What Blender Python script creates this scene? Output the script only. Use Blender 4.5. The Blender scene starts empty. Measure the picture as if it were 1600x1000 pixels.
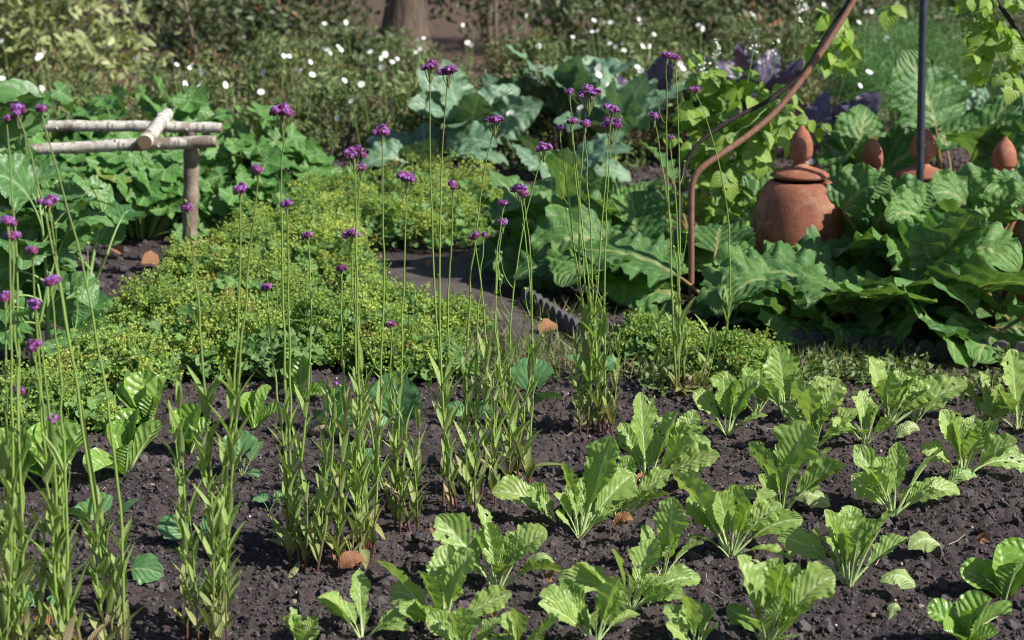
import bpy, bmesh, math, random
import numpy as np
from mathutils import Vector, Matrix

random.seed(11)
RG = np.random.default_rng(11)
R = math.radians
SC = bpy.context.scene
COL = SC.collection

# ------------------------------------------------------------------ camera, sky, sun, exposure
CAM_H, FPX = 1.64, 2667.0
PITCH = math.atan(633.0 / FPX)
cam_data = bpy.data.cameras.new('camera')
cam = bpy.data.objects.new('camera', cam_data)
COL.objects.link(cam)
cam.location = (0, 0, CAM_H)
cam.rotation_euler = (math.pi / 2 - PITCH, 0, 0)
cam_data.sensor_width = 36
cam_data.lens = 36 * FPX / 1600
cam_data.clip_end = 500
cam_data.clip_start = 0.05
cam_data.dof.use_dof = True
cam_data.dof.focus_distance = 4.95
cam_data.dof.aperture_fstop = 4.2
SC.camera = cam

SUN_EL, SUN_DIR_XY = R(41), Vector((0.90, -0.36, 0)).normalized()
SUN_DIR = Vector((SUN_DIR_XY.x * math.cos(SUN_EL), SUN_DIR_XY.y * math.cos(SUN_EL), math.sin(SUN_EL)))
world = bpy.data.worlds.new('World')
SC.world = world
world.use_nodes = True
wn = world.node_tree
wn.nodes.clear()
sky = wn.nodes.new('ShaderNodeTexSky')
sky.sky_type = 'NISHITA'
sky.sun_disc = False
sky.sun_elevation = SUN_EL
sky.sun_rotation = math.atan2(SUN_DIR.x, SUN_DIR.y)
bg = wn.nodes.new('ShaderNodeBackground')
bg.inputs['Strength'].default_value = 0.072
wo = wn.nodes.new('ShaderNodeOutputWorld')
wn.links.new(sky.outputs[0], bg.inputs[0])
wn.links.new(bg.outputs[0], wo.inputs[0])
sd = bpy.data.lights.new('sun', 'SUN')
sd.energy = 5.0
sd.angle = R(0.5)
sd.color = (1.0, 0.955, 0.88)
so = bpy.data.objects.new('sun', sd)
COL.objects.link(so)
so.rotation_euler = SUN_DIR.to_track_quat('Z', 'Y').to_euler()
so.location = SUN_DIR * 30
SC.view_settings.view_transform = 'Standard'
SC.view_settings.look = 'None'
SC.view_settings.gamma = 1
SC.view_settings.exposure = 0.62
SC.cycles.filter_width = 1.1
SC.cycles.max_bounces = 6
SC.cycles.diffuse_bounces = 3
SC.cycles.transmission_bounces = 4
SC.cycles.glossy_bounces = 2

# ------------------------------------------------------------------ photograph pixel -> place on the ground or at a known distance
def ray(px, py):
    a, b = (px - 800) / FPX, (500 - py) / FPX
    c, s = math.cos(PITCH), math.sin(PITCH)
    return Vector((a, c + b * s, -s + b * c))
def G(px, py, z=0.0):
    d = ray(px, py)
    t = (z - CAM_H) / d.z
    return Vector((d.x * t, d.y * t, z))
def PY(px, py, Y):
    d = ray(px, py)
    t = Y / d.y
    return Vector((d.x * t, Y, CAM_H + d.z * t))
UP = Vector((0, 0, 1))
def view(p):
    c, s = math.cos(PITCH), math.sin(PITCH)
    z = p[1] * c - (p[2] - CAM_H) * s
    return 800 + FPX * p[0] / z, 500 - FPX * (p[1] * s + (p[2] - CAM_H) * c) / z
def rv(s=1.0):
    return Vector((random.uniform(-s, s), random.uniform(-s, s), random.uniform(-s, s)))
U = random.uniform

# ------------------------------------------------------------------ materials
class NT:
    def __init__(s, name):
        s.m = bpy.data.materials.new(name)
        s.m.use_nodes = True
        s.t = s.m.node_tree
        s.t.nodes.clear()
        s.out = s.n('ShaderNodeOutputMaterial')
    def n(s, kind, **kw):
        x = s.t.nodes.new(kind)
        for k, v in kw.items():
            setattr(x, k, v)
        return x
    def put(s, sock, v):
        if isinstance(v, bpy.types.NodeSocket):
            s.t.links.new(v, sock)
        elif isinstance(v, (tuple, list)):
            sock.default_value = (*v, 1) if len(v) == 3 and sock.type == 'RGBA' else v
        else:
            sock.default_value = v
    def math(s, op, a, b=0.0, c=0.0, clamp=False):
        x = s.n('ShaderNodeMath', operation=op, use_clamp=clamp)
        for i, v in enumerate((a, b, c)):
            s.put(x.inputs[i], v)
        return x.outputs[0]
    def mix(s, f, a, b, blend='MIX'):
        x = s.n('ShaderNodeMix', data_type='RGBA', blend_type=blend)
        s.put(x.inputs[0], f); s.put(x.inputs[6], a); s.put(x.inputs[7], b)
        return x.outputs[2]
    def ramp(s, v, lo, hi, a=0.0, b=1.0):
        x = s.n('ShaderNodeMapRange', clamp=True)
        for i, q in enumerate((v, lo, hi, a, b)):
            s.put(x.inputs[i], q)
        return x.outputs[0]
    def noise(s, scale, detail=3, rough=0.55, vec=None, out=0):
        x = s.n('ShaderNodeTexNoise')
        s.put(x.inputs['Scale'], scale); s.put(x.inputs['Detail'], detail); s.put(x.inputs['Roughness'], rough)
        if vec is not None:
            s.put(x.inputs['Vector'], vec)
        return x.outputs[out]
    def obj(s):
        return s.n('ShaderNodeTexCoord').outputs['Object']
    def bump(s, h, strength=0.3, dist=0.01):
        x = s.n('ShaderNodeBump')
        s.put(x.inputs['Height'], h); s.put(x.inputs['Strength'], strength); s.put(x.inputs['Distance'], dist)
        return x.outputs[0]
    def principled(s, col, rough=0.6, spec=0.4, nrm=None, **kw):
        x = s.n('ShaderNodeBsdfPrincipled')
        s.put(x.inputs['Base Color'], col); s.put(x.inputs['Roughness'], rough)
        s.put(x.inputs['Specular IOR Level'], spec)
        if nrm is not None:
            s.put(x.inputs['Normal'], nrm)
        for k, v in kw.items():
            s.put(x.inputs[k], v)
        return x.outputs[0]
    def done(s, sh):
        s.t.links.new(sh, s.out.inputs[0])
        return s.m

def leaf_mat(name, a, b, vein=None, vk=9.0, slope=0.35, trans=0.32, rough=0.45, back=0.25, blotch=None, spec=0.45, vs=1.0, tcol=None, odd=None, bump=0.35):
    q = NT(name)
    at = q.n('ShaderNodeAttribute', attribute_name='rnd').outputs['Fac']
    base = q.mix(at, a, b)
    nz = q.noise(9.0, 3, vec=q.obj())
    base = q.mix(q.ramp(nz, 0.35, 0.7, 0, 0.35), base, tuple(c * 1.45 + 0.006 for c in b))
    if odd:                                                # the few leaves that have turned
        base = q.mix(q.ramp(at, odd[1], odd[1] + 0.03), base, odd[0])
    h = None
    if vein:
        uv = q.n('ShaderNodeSeparateXYZ')
        q.put(uv.inputs[0], q.n('ShaderNodeUVMap').outputs[0])
        au = q.math('ABSOLUTE', q.math('SUBTRACT', q.math('MULTIPLY', uv.outputs[0], 2.0), 1.0))
        wob = q.math('MULTIPLY', q.math('SUBTRACT', q.noise(14, 2, vec=q.obj()), 0.5), 0.10)
        ph = q.math('FRACT', q.math('MULTIPLY', q.math('ADD', q.math('SUBTRACT', uv.outputs[1], q.math('MULTIPLY', au, slope)), wob), vk))
        tri = q.math('ABSOLUTE', q.math('SUBTRACT', q.math('MULTIPLY', ph, 2.0), 1.0))      # 1 on the vein
        side = q.math('MULTIPLY', q.ramp(tri, 0.80, 0.97), q.ramp(au, 1.0, 0.6))
        mid = q.ramp(au, 0.10, 0.03)
        v = q.math('MAXIMUM', q.math('MULTIPLY', side, 0.50 * vs), q.math('MULTIPLY', mid, 0.85), clamp=True)
        base = q.mix(v, base, vein)
        h = q.math('ADD', q.math('MULTIPLY', q.ramp(tri, 0.2, 1.0), -0.7), q.math('MULTIPLY', q.noise(60, 2, vec=q.obj()), 0.8))
    if blotch:
        base = q.mix(q.ramp(q.noise(blotch[1], 2, vec=q.obj()), 0.55, 0.68), base, blotch[0])
    bf = q.n('ShaderNodeNewGeometry').outputs['Backfacing']
    under = q.mix(0.5, base, (0.20, 0.27, 0.14))
    col = q.mix(q.math('MULTIPLY', bf, back * 2), base, under)
    nrm = q.bump(h if h is not None else q.noise(50, 2, vec=q.obj()), bump, 0.006)
    p = q.principled(col, rough, spec, nrm)
    tr = q.n('ShaderNodeBsdfTranslucent')
    q.put(tr.inputs[0], q.mix(1.0, col, tcol or (1.25, 1.35, 0.55), 'MULTIPLY'))
    mx = q.n('ShaderNodeMixShader')
    q.put(mx.inputs[0], trans)
    q.t.links.new(p, mx.inputs[1]); q.t.links.new(tr.outputs[0], mx.inputs[2])
    return q.done(mx.outputs[0])

def plain_mat(name, a, b, scale=30, rough=0.7, spec=0.3, bump=0.3, use_rnd=False, detail=4):
    q = NT(name)
    f = q.ramp(q.noise(scale, detail, vec=q.obj()), 0.3, 0.7)
    if use_rnd:
        f = q.math('ADD', q.math('MULTIPLY', f, 0.4), q.math('MULTIPLY', q.n('ShaderNodeAttribute', attribute_name='rnd').outputs['Fac'], 0.7), clamp=True)
    return q.done(q.principled(q.mix(f, a, b), rough, spec, q.bump(q.noise(scale * 4, 3, vec=q.obj()), bump, 0.004)))

M = {}
M['mustard'] = leaf_mat('mustard_leaf', (0.16, 0.28, 0.050), (0.31, 0.42, 0.115), (0.46, 0.55, 0.28), 10, 0.30, vs=.55, trans=0.34, rough=0.42)
M['mustard_rib'] = plain_mat('mustard_rib', (0.34, 0.45, 0.17), (0.44, 0.54, 0.26), 20, 0.45)
M['lettuce'] = leaf_mat('lettuce_leaf', (0.13, 0.27, 0.035), (0.24, 0.39, 0.075), (0.42, 0.53, 0.24), 7, 0.25, vs=.3, trans=0.30, rough=0.30, bump=0.8, spec=0.5)
M['cabbage'] = leaf_mat('cabbage_leaf', (0.065, 0.175, 0.06), (0.11, 0.235, 0.085), (0.28, 0.38, 0.22), 6, 0.4, vs=.5, trans=0.2, rough=0.42)
M['kale'] = leaf_mat('kale_leaf', (0.070, 0.150, 0.088), (0.135, 0.230, 0.135), (0.28, 0.38, 0.26), 8, 0.4, trans=0.18, rough=0.5)
M['purple'] = leaf_mat('purple_leaf', (0.035, 0.028, 0.055), (0.085, 0.075, 0.12), (0.17, 0.10, 0.17), 7, 0.4, trans=0.08, rough=0.38, tcol=(1.3, 0.6, 0.9), back=0.1)
M['rhubarb'] = leaf_mat('rhubarb_leaf', (0.034, 0.110, 0.036), (0.128, 0.25, 0.062), (0.30, 0.38, 0.15), 6, 0.55, trans=0.32, rough=0.48, vs=0.9, bump=1.0, spec=0.35)
M['stalk_red'] = plain_mat('rhubarb_stalk', (0.20, 0.20, 0.06), (0.26, 0.12, 0.07), 9, 0.45)
M['stalk_green'] = plain_mat('stalk_green', (0.18, 0.29, 0.08), (0.25, 0.36, 0.13), 15, 0.5)
M['broad'] = leaf_mat('broad_leaf', (0.038, 0.125, 0.022), (0.088, 0.215, 0.042), (0.26, 0.38, 0.16), 5, 0.6, trans=0.26, rough=0.5, odd=((0.36, 0.27, 0.06), 0.965))
M['dusky'] = leaf_mat('dusky_leaf', (0.038, 0.115, 0.032), (0.105, 0.225, 0.06), (0.22, 0.33, 0.17), 6, 0.5, trans=0.22, rough=0.45)
M['bean'] = leaf_mat('bean_leaf', (0.10, 0.22, 0.028), (0.26, 0.38, 0.055), (0.35, 0.46, 0.15), 5, 0.5, trans=0.42, rough=0.45)
M['mantle'] = leaf_mat('mantle_floret', (0.15, 0.28, 0.05), (0.48, 0.56, 0.125), None, trans=0.30, rough=0.6, odd=((0.30, 0.19, 0.07), 0.955))
M['mantle_leaf'] = leaf_mat('mantle_leaf', (0.07, 0.15, 0.04), (0.13, 0.24, 0.06), None, trans=0.25, rough=0.6)
M['cosmos'] = leaf_mat('cosmos_leaf', (0.040, 0.070, 0.022), (0.18, 0.235, 0.075), None, trans=0.2, rough=0.6, odd=((0.17, 0.10, 0.05), 0.86))
M['fennel'] = leaf_mat('fennel_frond', (0.06, 0.16, 0.05), (0.11, 0.24, 0.075), None, trans=0.3, rough=0.6)
M['shrub'] = leaf_mat('shrub_leaf', (0.016, 0.026, 0.011), (0.080, 0.105, 0.034), None, trans=0.2, rough=0.5, odd=((0.20, 0.09, 0.035), 0.90))
M['varieg'] = leaf_mat('variegated_leaf', (0.035, 0.065, 0.018), (0.36, 0.39, 0.17), None, trans=0.25, rough=0.45)
M['crown'] = leaf_mat('tree_leaf', (0.05, 0.10, 0.03), (0.10, 0.16, 0.05), None, trans=0.25, rough=0.5)
M['weeds'] = leaf_mat('weed_leaf', (0.09, 0.14, 0.04), (0.18, 0.24, 0.07), None, trans=0.25, rough=0.6, odd=((0.24, 0.17, 0.10), 0.72))
M['verb_leaf'] = leaf_mat('verbena_leaf', (0.18, 0.29, 0.06), (0.30, 0.40, 0.11), (0.36, 0.42, 0.20), 10, 0.3, trans=0.30, rough=0.55, odd=((0.34, 0.31, 0.14), 0.93))
M['verb_low'] = leaf_mat('verbena_low_leaf', (0.19, 0.26, 0.07), (0.30, 0.32, 0.12), (0.40, 0.34, 0.2), 10, 0.3, trans=0.25, rough=0.65, odd=((0.42, 0.31, 0.18), 0.86))
q = NT('verbena_stem')
zz = q.n('ShaderNodeSeparateXYZ'); q.put(zz.inputs[0], q.obj())
c_ = q.mix(q.ramp(zz.outputs[2], 0.02, 0.16), (0.13, 0.045, 0.04), (0.20, 0.30, 0.065))
c_ = q.mix(q.ramp(zz.outputs[2], 0.75, 1.2), c_, (0.16, 0.20, 0.07))
M['verb_stem'] = q.done(q.principled(c_, 0.5, 0.4, q.bump(q.noise(200, 2, vec=q.obj()), 0.2, 0.002)))
M['calyx'] = plain_mat('verbena_calyx', (0.13, 0.03, 0.09), (0.27, 0.07, 0.19), 80, 0.6, use_rnd=True)
q = NT('verbena_floret')
c_ = q.mix(q.n('ShaderNodeAttribute', attribute_name='rnd').outputs['Fac'], (0.30, 0.09, 0.45), (0.56, 0.28, 0.80))
p_ = q.principled(c_, 0.55, 0.3)
t_ = q.n('ShaderNodeBsdfTranslucent'); q.put(t_.inputs[0], c_)
mx = q.n('ShaderNodeMixShader'); q.put(mx.inputs[0], 0.25)
q.t.links.new(p_, mx.inputs[1]); q.t.links.new(t_.outputs[0], mx.inputs[2])
M['floret'] = q.done(mx.outputs[0])
M['white'] = plain_mat('white_petal', (0.78, 0.79, 0.74), (0.84, 0.84, 0.82), 30, 0.6)
M['yellow_eye'] = plain_mat('flower_eye', (0.6, 0.42, 0.05), (0.5, 0.35, 0.04), 30, 0.7)
M['rust'] = plain_mat('rusty_iron', (0.16, 0.075, 0.05), (0.25, 0.13, 0.09), 40, 0.75, 0.3, 0.5)
M['black_rod'] = plain_mat('dark_rod', (0.018, 0.014, 0.012), (0.04, 0.03, 0.025), 40, 0.7, 0.3, 0.5)
M['pole'] = plain_mat('dark_painted_pole', (0.020, 0.028, 0.045), (0.04, 0.05, 0.072), 25, 0.38, 0.5, 0.15)
M['slate'] = plain_mat('edging_clay', (0.05, 0.047, 0.055), (0.10, 0.092, 0.098), 25, 0.8, 0.3, 0.5)
M['dry'] = leaf_mat('fallen_leaf', (0.17, 0.065, 0.03), (0.28, 0.14, 0.06), (0.22, 0.09, 0.04), 7, 0.4, trans=0.15, rough=0.7, back=0.05)
M['wilt'] = leaf_mat('wilted_leaf', (0.17, 0.30, 0.07), (0.34, 0.42, 0.17), (0.5, 0.55, 0.34), 8, 0.3, trans=0.25, rough=0.5, vs=.35)
M['stone'] = plain_mat('garden_stone', (0.20, 0.15, 0.11), (0.34, 0.27, 0.2), 30, 0.85, 0.3, 0.6)
M['speck'] = plain_mat('soil_grit', (0.35, 0.33, 0.32), (0.6, 0.58, 0.56), 60, 0.8, use_rnd=True)
M['twig'] = plain_mat('bare_twig', (0.13, 0.10, 0.07), (0.24, 0.19, 0.13), 40, 0.8)
M['straw'] = plain_mat('dry_straw', (0.36, 0.28, 0.17), (0.5, 0.41, 0.27), 40, 0.8, use_rnd=True)

def terracotta():
    q = NT('terracotta')
    o = q.obj()
    c = q.mix(q.ramp(q.noise(6, 4, vec=o), 0.35, 0.65), (0.205, 0.070, 0.043), (0.31, 0.118, 0.072))
    c = q.mix(q.ramp(q.noise(8, 6, 0.75, vec=o), 0.50, 0.66, 0, 0.6), c, (0.44, 0.27, 0.19))
    c = q.mix(q.ramp(q.noise(18, 5, 0.75, vec=o), 0.54, 0.68, 0, 0.7), c, (0.12, 0.062, 0.042))
    return q.done(q.principled(c, 0.8, 0.25, q.bump(q.noise(90, 4, vec=o), 0.35, 0.004)))
M['terracotta'] = terracotta()

def birch():
    q = NT('birch_bark')
    uv = q.n('ShaderNodeUVMap').outputs[0]
    mp = q.n('ShaderNodeMapping'); q.put(mp.inputs[0], uv); q.put(mp.inputs['Scale'], (1.5, 15.0, 1))
    n1 = q.noise(3.0, 4, 0.6, vec=mp.outputs[0])
    n2 = q.noise(11, 4, 0.65, vec=q.obj())
    c = q.mix(q.ramp(n2, 0.35, 0.65), (0.40, 0.37, 0.33), (0.60, 0.57, 0.51))
    c = q.mix(q.ramp(n1, 0.54, 0.62, 0, 0.8), c, (0.13, 0.10, 0.08))
    c = q.mix(q.ramp(q.noise(9, 3, vec=q.obj()), 0.54, 0.66, 0, 0.85), c, (0.15, 0.10, 0.07))
    return q.done(q.principled(c, 0.7, 0.3, q.bump(n1, 0.5, 0.006)))
M['birch'] = birch()
M['post_bark'] = plain_mat('post_bark', (0.13, 0.09, 0.065), (0.30, 0.25, 0.20), 14, 0.8, 0.3, 0.6)
def log_end():
    q = NT('log_end')
    uv = q.n('ShaderNodeSeparateXYZ'); q.put(uv.inputs[0], q.n('ShaderNodeUVMap').outputs[0])
    w = q.math('FRACT', q.math('MULTIPLY', uv.outputs[0], 5.0))
    return q.done(q.principled(q.mix(w, (0.14, 0.09, 0.055), (0.26, 0.18, 0.11)), 0.85, 0.2))
M['log_end'] = log_end()
def bark():
    q = NT('tree_bark')
    mp = q.n('ShaderNodeMapping'); q.put(mp.inputs[0], q.obj()); q.put(mp.inputs['Scale'], (9, 9, 1.2))
    n = q.noise(2.2, 5, 0.65, vec=mp.outputs[0])
    c = q.mix(q.ramp(n, 0.35, 0.65), (0.055, 0.042, 0.034), (0.17, 0.13, 0.10))
    return q.done(q.principled(c, 0.9, 0.2, q.bump(n, 1.0, 0.04)))
M['bark'] = bark()
def soil_mat():
    q = NT('garden_soil')
    o = q.obj()
    c = q.mix(q.ramp(q.noise(3, 4, vec=o), 0.35, 0.65), (0.030, 0.024, 0.025), (0.050, 0.040, 0.040))
    c = q.mix(q.ramp(q.noise(70, 4, 0.7, vec=o), 0.35, 0.7, 0, 0.8), c, (0.080, 0.066, 0.065))
    c = q.mix(q.ramp(q.noise(160, 2, vec=o), 0.68, 0.74, 0, 0.7), c, (0.22, 0.19, 0.17))
    c = q.mix(q.ramp(q.noise(1.7, 3, vec=o), 0.42, 0.62), c, q.mix(1.0, c, (1.45, 1.38, 1.34), 'MULTIPLY'))
    sp = q.n('ShaderNodeSeparateXYZ'); q.put(sp.inputs[0], o)
    far = q.ramp(sp.outputs[1], 9.0, 13.0)
    c = q.mix(q.math('MULTIPLY', far, 0.8), c, (0.115, 0.075, 0.055))
    h = q.math('ADD', q.noise(55, 5, 0.7, vec=o), q.math('MULTIPLY', q.noise(190, 3, 0.6, vec=o), 0.5))
    return q.done(q.principled(c, 0.95, 0.15, q.bump(h, 0.9, 0.012)))
M['soil'] = soil_mat()
M['clod'] = plain_mat('soil_clod', (0.036, 0.030, 0.032), (0.115, 0.097, 0.098), 60, 0.95, 0.12, 0.9, use_rnd=True)
def path_mat():
    q = NT('path_earth')
    o = q.obj()
    c = q.mix(q.ramp(q.noise(5, 4, vec=o), 0.35, 0.65), (0.058, 0.048, 0.047), (0.098, 0.082, 0.078))
    c = q.mix(q.ramp(q.noise(90, 3, 0.7, vec=o), 0.5, 0.75, 0, 0.5), c, (0.18, 0.16, 0.145))
    return q.done(q.principled(c, 0.95, 0.15, q.bump(q.noise(80, 5, 0.7, vec=o), 0.5, 0.008)))
M['path'] = path_mat()

# ------------------------------------------------------------------ mesh building
class MB:
    def __init__(s):
        s.v, s.f, s.uv, s.r, s.mi, s.n = [], [], [], [], [], 0
    def add(s, v, f, uv=None, rnd=0.5, mi=0):
        v = np.asarray(v, float); f = np.asarray(f, int)
        k = len(v)
        s.v.append(v)
        s.f.append(f + s.n)
        s.uv.append(np.full((k, 2), 0.5) if uv is None else np.asarray(uv, float))
        s.r.append(np.broadcast_to(np.asarray(rnd, float), (k,)))
        s.mi.append(np.full(len(f), mi, int))
        s.n += k
        return s
    def build(s, name, mats, parent=None, smooth=True, origin=None):
        me = bpy.data.meshes.new(name)
        V = np.concatenate(s.v)
        o0 = np.array(parent_world(parent) if parent is not None else (origin if origin is not None else (0, 0, 0)), float)
        V = V - o0
        loops = np.concatenate([f.ravel() for f in s.f])
        tot = np.concatenate([np.full(len(f), f.shape[1]) for f in s.f])
        start = np.concatenate([[0], np.cumsum(tot)[:-1]])
        me.vertices.add(len(V)); me.vertices.foreach_set('co', V.ravel())
        me.loops.add(len(loops)); me.loops.foreach_set('vertex_index', loops)
        me.polygons.add(len(tot)); me.polygons.foreach_set('loop_start', start)
        me.polygons.foreach_set('material_index', np.concatenate(s.mi))
        me.polygons.foreach_set('use_smooth', np.full(len(tot), smooth))
        uvl = me.uv_layers.new(name='UVMap')
        uvl.data.foreach_set('uv', np.concatenate(s.uv)[loops].ravel())
        a = me.attributes.new('rnd', 'FLOAT', 'POINT')
        a.data.foreach_set('value', np.concatenate(s.r))
        me.update(calc_edges=True)
        for m in (mats if isinstance(mats, (list, tuple)) else [mats]):
            me.materials.append(M[m])
        ob = bpy.data.objects.new(name, me)
        COL.objects.link(ob)
        if parent is not None:
            ob.parent = parent
        elif origin is not None:
            ob.location = origin
        return ob
WPOS = {}
def parent_world(o):
    return WPOS[o.name] if o.name in WPOS else parent_world(o.parent) if o.parent else o.location
def tag(o, label, cat, group=None, kind=None):
    if label: o['label'] = label
    if cat: o['category'] = cat
    if group: o['group'] = group
    if kind: o['kind'] = kind
    return o
def thing(name, label, cat, loc, group=None):
    o = bpy.data.objects.new(name, None)
    COL.objects.link(o)
    o.location = loc
    o.empty_display_size = 0.1
    WPOS[o.name] = tuple(loc)
    return tag(o, label, cat, group)

def nrm(a):
    return a / np.maximum(np.linalg.norm(a, axis=-1, keepdims=True), 1e-9)
def bez(P, t):
    P = [np.array(p, float) for p in P]
    t = t[:, None]
    if len(P) == 3:
        return (1 - t) ** 2 * P[0] + 2 * t * (1 - t) * P[1] + t * t * P[2]
    return (1 - t) ** 3 * P[0] + 3 * t * (1 - t) ** 2 * P[1] + 3 * t * t * (1 - t) * P[2] + t ** 3 * P[3]

def vnoise(x, y, seed=0):
    r = np.random.default_rng(seed)
    tab = r.uniform(-1, 1, (256, 256))
    xi, yi = np.floor(x).astype(int), np.floor(y).astype(int)
    fx, fy = x - xi, y - yi
    fx, fy = fx * fx * (3 - 2 * fx), fy * fy * (3 - 2 * fy)
    g = lambda a, b: tab[a & 255, b & 255]
    return (g(xi, yi) * (1 - fx) + g(xi + 1, yi) * fx) * (1 - fy) + (g(xi, yi + 1) * (1 - fx) + g(xi + 1, yi + 1) * fx) * fy

# outline of a leaf: half width (0..1) along t
def prof_mustard(t, pet=0.28):
    x = np.clip((t - pet) / (1 - pet), 0, 1)
    return np.maximum(np.where(t < pet, 0.055 + 0.03 * np.sin(t * 40), 0), 0.055 + 0.945 * (np.sin(np.pi * x ** 1.15) ** 0.8) * (0.75 + 0.35 * x)) * np.where(t > 0.995, 0.12, 1)
def prof_lettuce(t):
    return (0.24 + 0.76 * np.clip(t / 0.62, 0, 1) ** 1.3) * np.sqrt(np.clip(1 - np.clip((t - 0.62) / 0.39, 0, 1) ** 2.2, 0, 1))
def prof_round(t, pet=0.36):
    x = np.clip((t - pet) / (1 - pet), 0, 1)
    return np.maximum(0.035, np.sin(np.pi * x ** 0.8) ** 0.62 * np.where(t < pet, 0, 1))
def prof_heart(t):
    return np.clip(np.sin(np.pi * np.clip(t, 0, 1) ** 0.58) ** 0.6, 0.02, 1) * (1.06 - 0.1 * t)
def prof_lance(t):
    return np.maximum(0.05, np.sin(np.pi * t ** 0.85) ** 0.9 * (1.15 - 0.4 * t))

def blade(mb, P, width, prof, N, nv=26, nu=7, teeth=0.0, tfreq=14, ruffle=0.0, rfreq=4.0, fold=0.25, twist=0.0, rumple=0.0, rnd=None, mi=0, cup=0.0, holes=0, bite=0.0):
    """one leaf blade along the curve P; N: the way its upper face looks"""
    t = np.linspace(0, 1, nv)
    sp = bez(P, t)
    T = nrm(np.gradient(sp, axis=0))
    N = np.array(N, float)
    S = nrm(np.cross(T, N + 1e-4))
    Nn = np.cross(S, T)
    if twist:
        a = (twist * t)[:, None]
        S, Nn = S * np.cos(a) + Nn * np.sin(a), Nn * np.cos(a) - S * np.sin(a)
    w = prof(t) * width
    u = np.linspace(-1, 1, nu)
    ph = RG.uniform(0, 6.28, 6)
    mod = np.ones((nv, nu))
    if teeth:
        for k, sgn in ((0, -1), (nu - 1, 1)):
            tri = (t * tfreq + ph[0] + 0.3 * np.sin(t * 9 + ph[1])) % 1.0
            mod[:, k] += teeth * (tri - 0.5) + teeth * 0.6 * np.sin(t * 21 + ph[2] * sgn)
    if bite:
        for sgn, cols in ((0, range(0, nu // 2)), (1, range(nu // 2 + 1, nu))):
            e = vnoise(t * 7 + ph[0] * 9, t * 0 + ph[1] * 7 + sgn * 5, 81) * bite
            for k in cols:
                mod[:, k] += e * abs(u[k]) ** 2
    W = w[:, None] * mod
    uu = u[None, :]
    au = np.abs(uu)
    lift = fold * au * W + cup * (au ** 2) * W
    body = np.clip(prof(t), 0, 1)[:, None]
    if ruffle:
        side = np.where(uu < 0, ph[3], ph[4])
        amp = ruffle * au ** 1.7 * body
        lift = lift + amp * (np.sin(6.283 * rfreq * t[:, None] + side) + 0.45 * np.sin(6.283 * rfreq * 2.3 * t[:, None] + side * 2))
    if rumple:
        lift = lift + rumple * body * np.sin(uu * 7 + ph[0]) * np.sin(t[:, None] * 30 + ph[5]) + rumple * .6 * body * np.sin(uu * 13 + ph[2]) * np.sin(t[:, None] * 47 + ph[1])
    V = sp[:, None, :] + S[:, None, :] * (uu * W)[:, :, None] + Nn[:, None, :] * lift[:, :, None]
    idx = np.arange(nv * nu).reshape(nv, nu)
    F = np.stack([idx[:-1, :-1], idx[:-1, 1:], idx[1:, 1:], idx[1:, :-1]], -1).reshape(-1, 4)
    for _ in range(holes):                                  # slug holes
        i_, j_ = random.randrange(int(nv * .45), nv - 5), random.choice([x for x in range(1, nu - 2) if abs(x - nu // 2 + .5) > 1])
        k_ = random.choice((2, 3))
        kill = np.zeros(len(F), bool)
        for a_ in range(k_):
            kill[(i_ + a_) * (nu - 1) + j_] = True
        F = F[~kill]
    UV = np.stack([np.broadcast_to((u[None, :] + 1) / 2, (nv, nu)), np.broadcast_to(t[:, None], (nv, nu))], -1).reshape(-1, 2)
    mb.add(V.reshape(-1, 3), F, UV, U(0, 1) if rnd is None else rnd, mi)
    return sp, Nn

def tube(mb, pts, rad, seg=7, mi=0, rnd=0.5, cap=True, capmi=None):
    pts = np.asarray(pts, float)
    n = len(pts)
    rad = np.broadcast_to(np.asarray(rad, float), (n,))
    T = nrm(np.gradient(pts, axis=0))
    a = np.array([0.0, 0.0, 1.0]) if abs(T[0][2]) < 0.9 else np.array([1.0, 0, 0])
    S = nrm(np.cross(T[0], a))
    Ss = []
    for i in range(n):
        S = nrm(S - T[i] * np.dot(S, T[i]))
        Ss.append(S)
    Ss = np.array(Ss)
    B = np.cross(T, Ss)
    th = np.linspace(0, 2 * np.pi, seg, endpoint=False)
    V = pts[:, None, :] + rad[:, None, None] * (Ss[:, None, :] * np.cos(th)[None, :, None] + B[:, None, :] * np.sin(th)[None, :, None])
    idx = np.arange(n * seg).reshape(n, seg)
    nx = np.roll(idx, -1, axis=1)
    F = np.stack([idx[:-1], nx[:-1], nx[1:], idx[1:]], -1).reshape(-1, 4)
    ln = np.concatenate([[0], np.cumsum(np.linalg.norm(np.diff(pts, axis=0), axis=1))])
    UV = np.stack([np.broadcast_to(np.abs(np.linspace(-1, 1, seg))[None, :], (n, seg)), np.broadcast_to(ln[:, None], (n, seg))], -1).reshape(-1, 2)
    mb.add(V.reshape(-1, 3), F, UV, rnd, mi)
    if cap:
        for e, k in ((0, 1), (n - 1, -1)):
            ring = V[e]
            c = ring.mean(0)
            vv = np.concatenate([ring, [c]])
            ff = [[i, (i + 1) % seg, seg] if k < 0 else [(i + 1) % seg, i, seg] for i in range(seg)]
            uvv = np.concatenate([np.ones((seg, 2)), [[0, 0]]])
            mb.add(vv, ff, uvv, rnd, mi if capmi is None else capmi)
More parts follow.
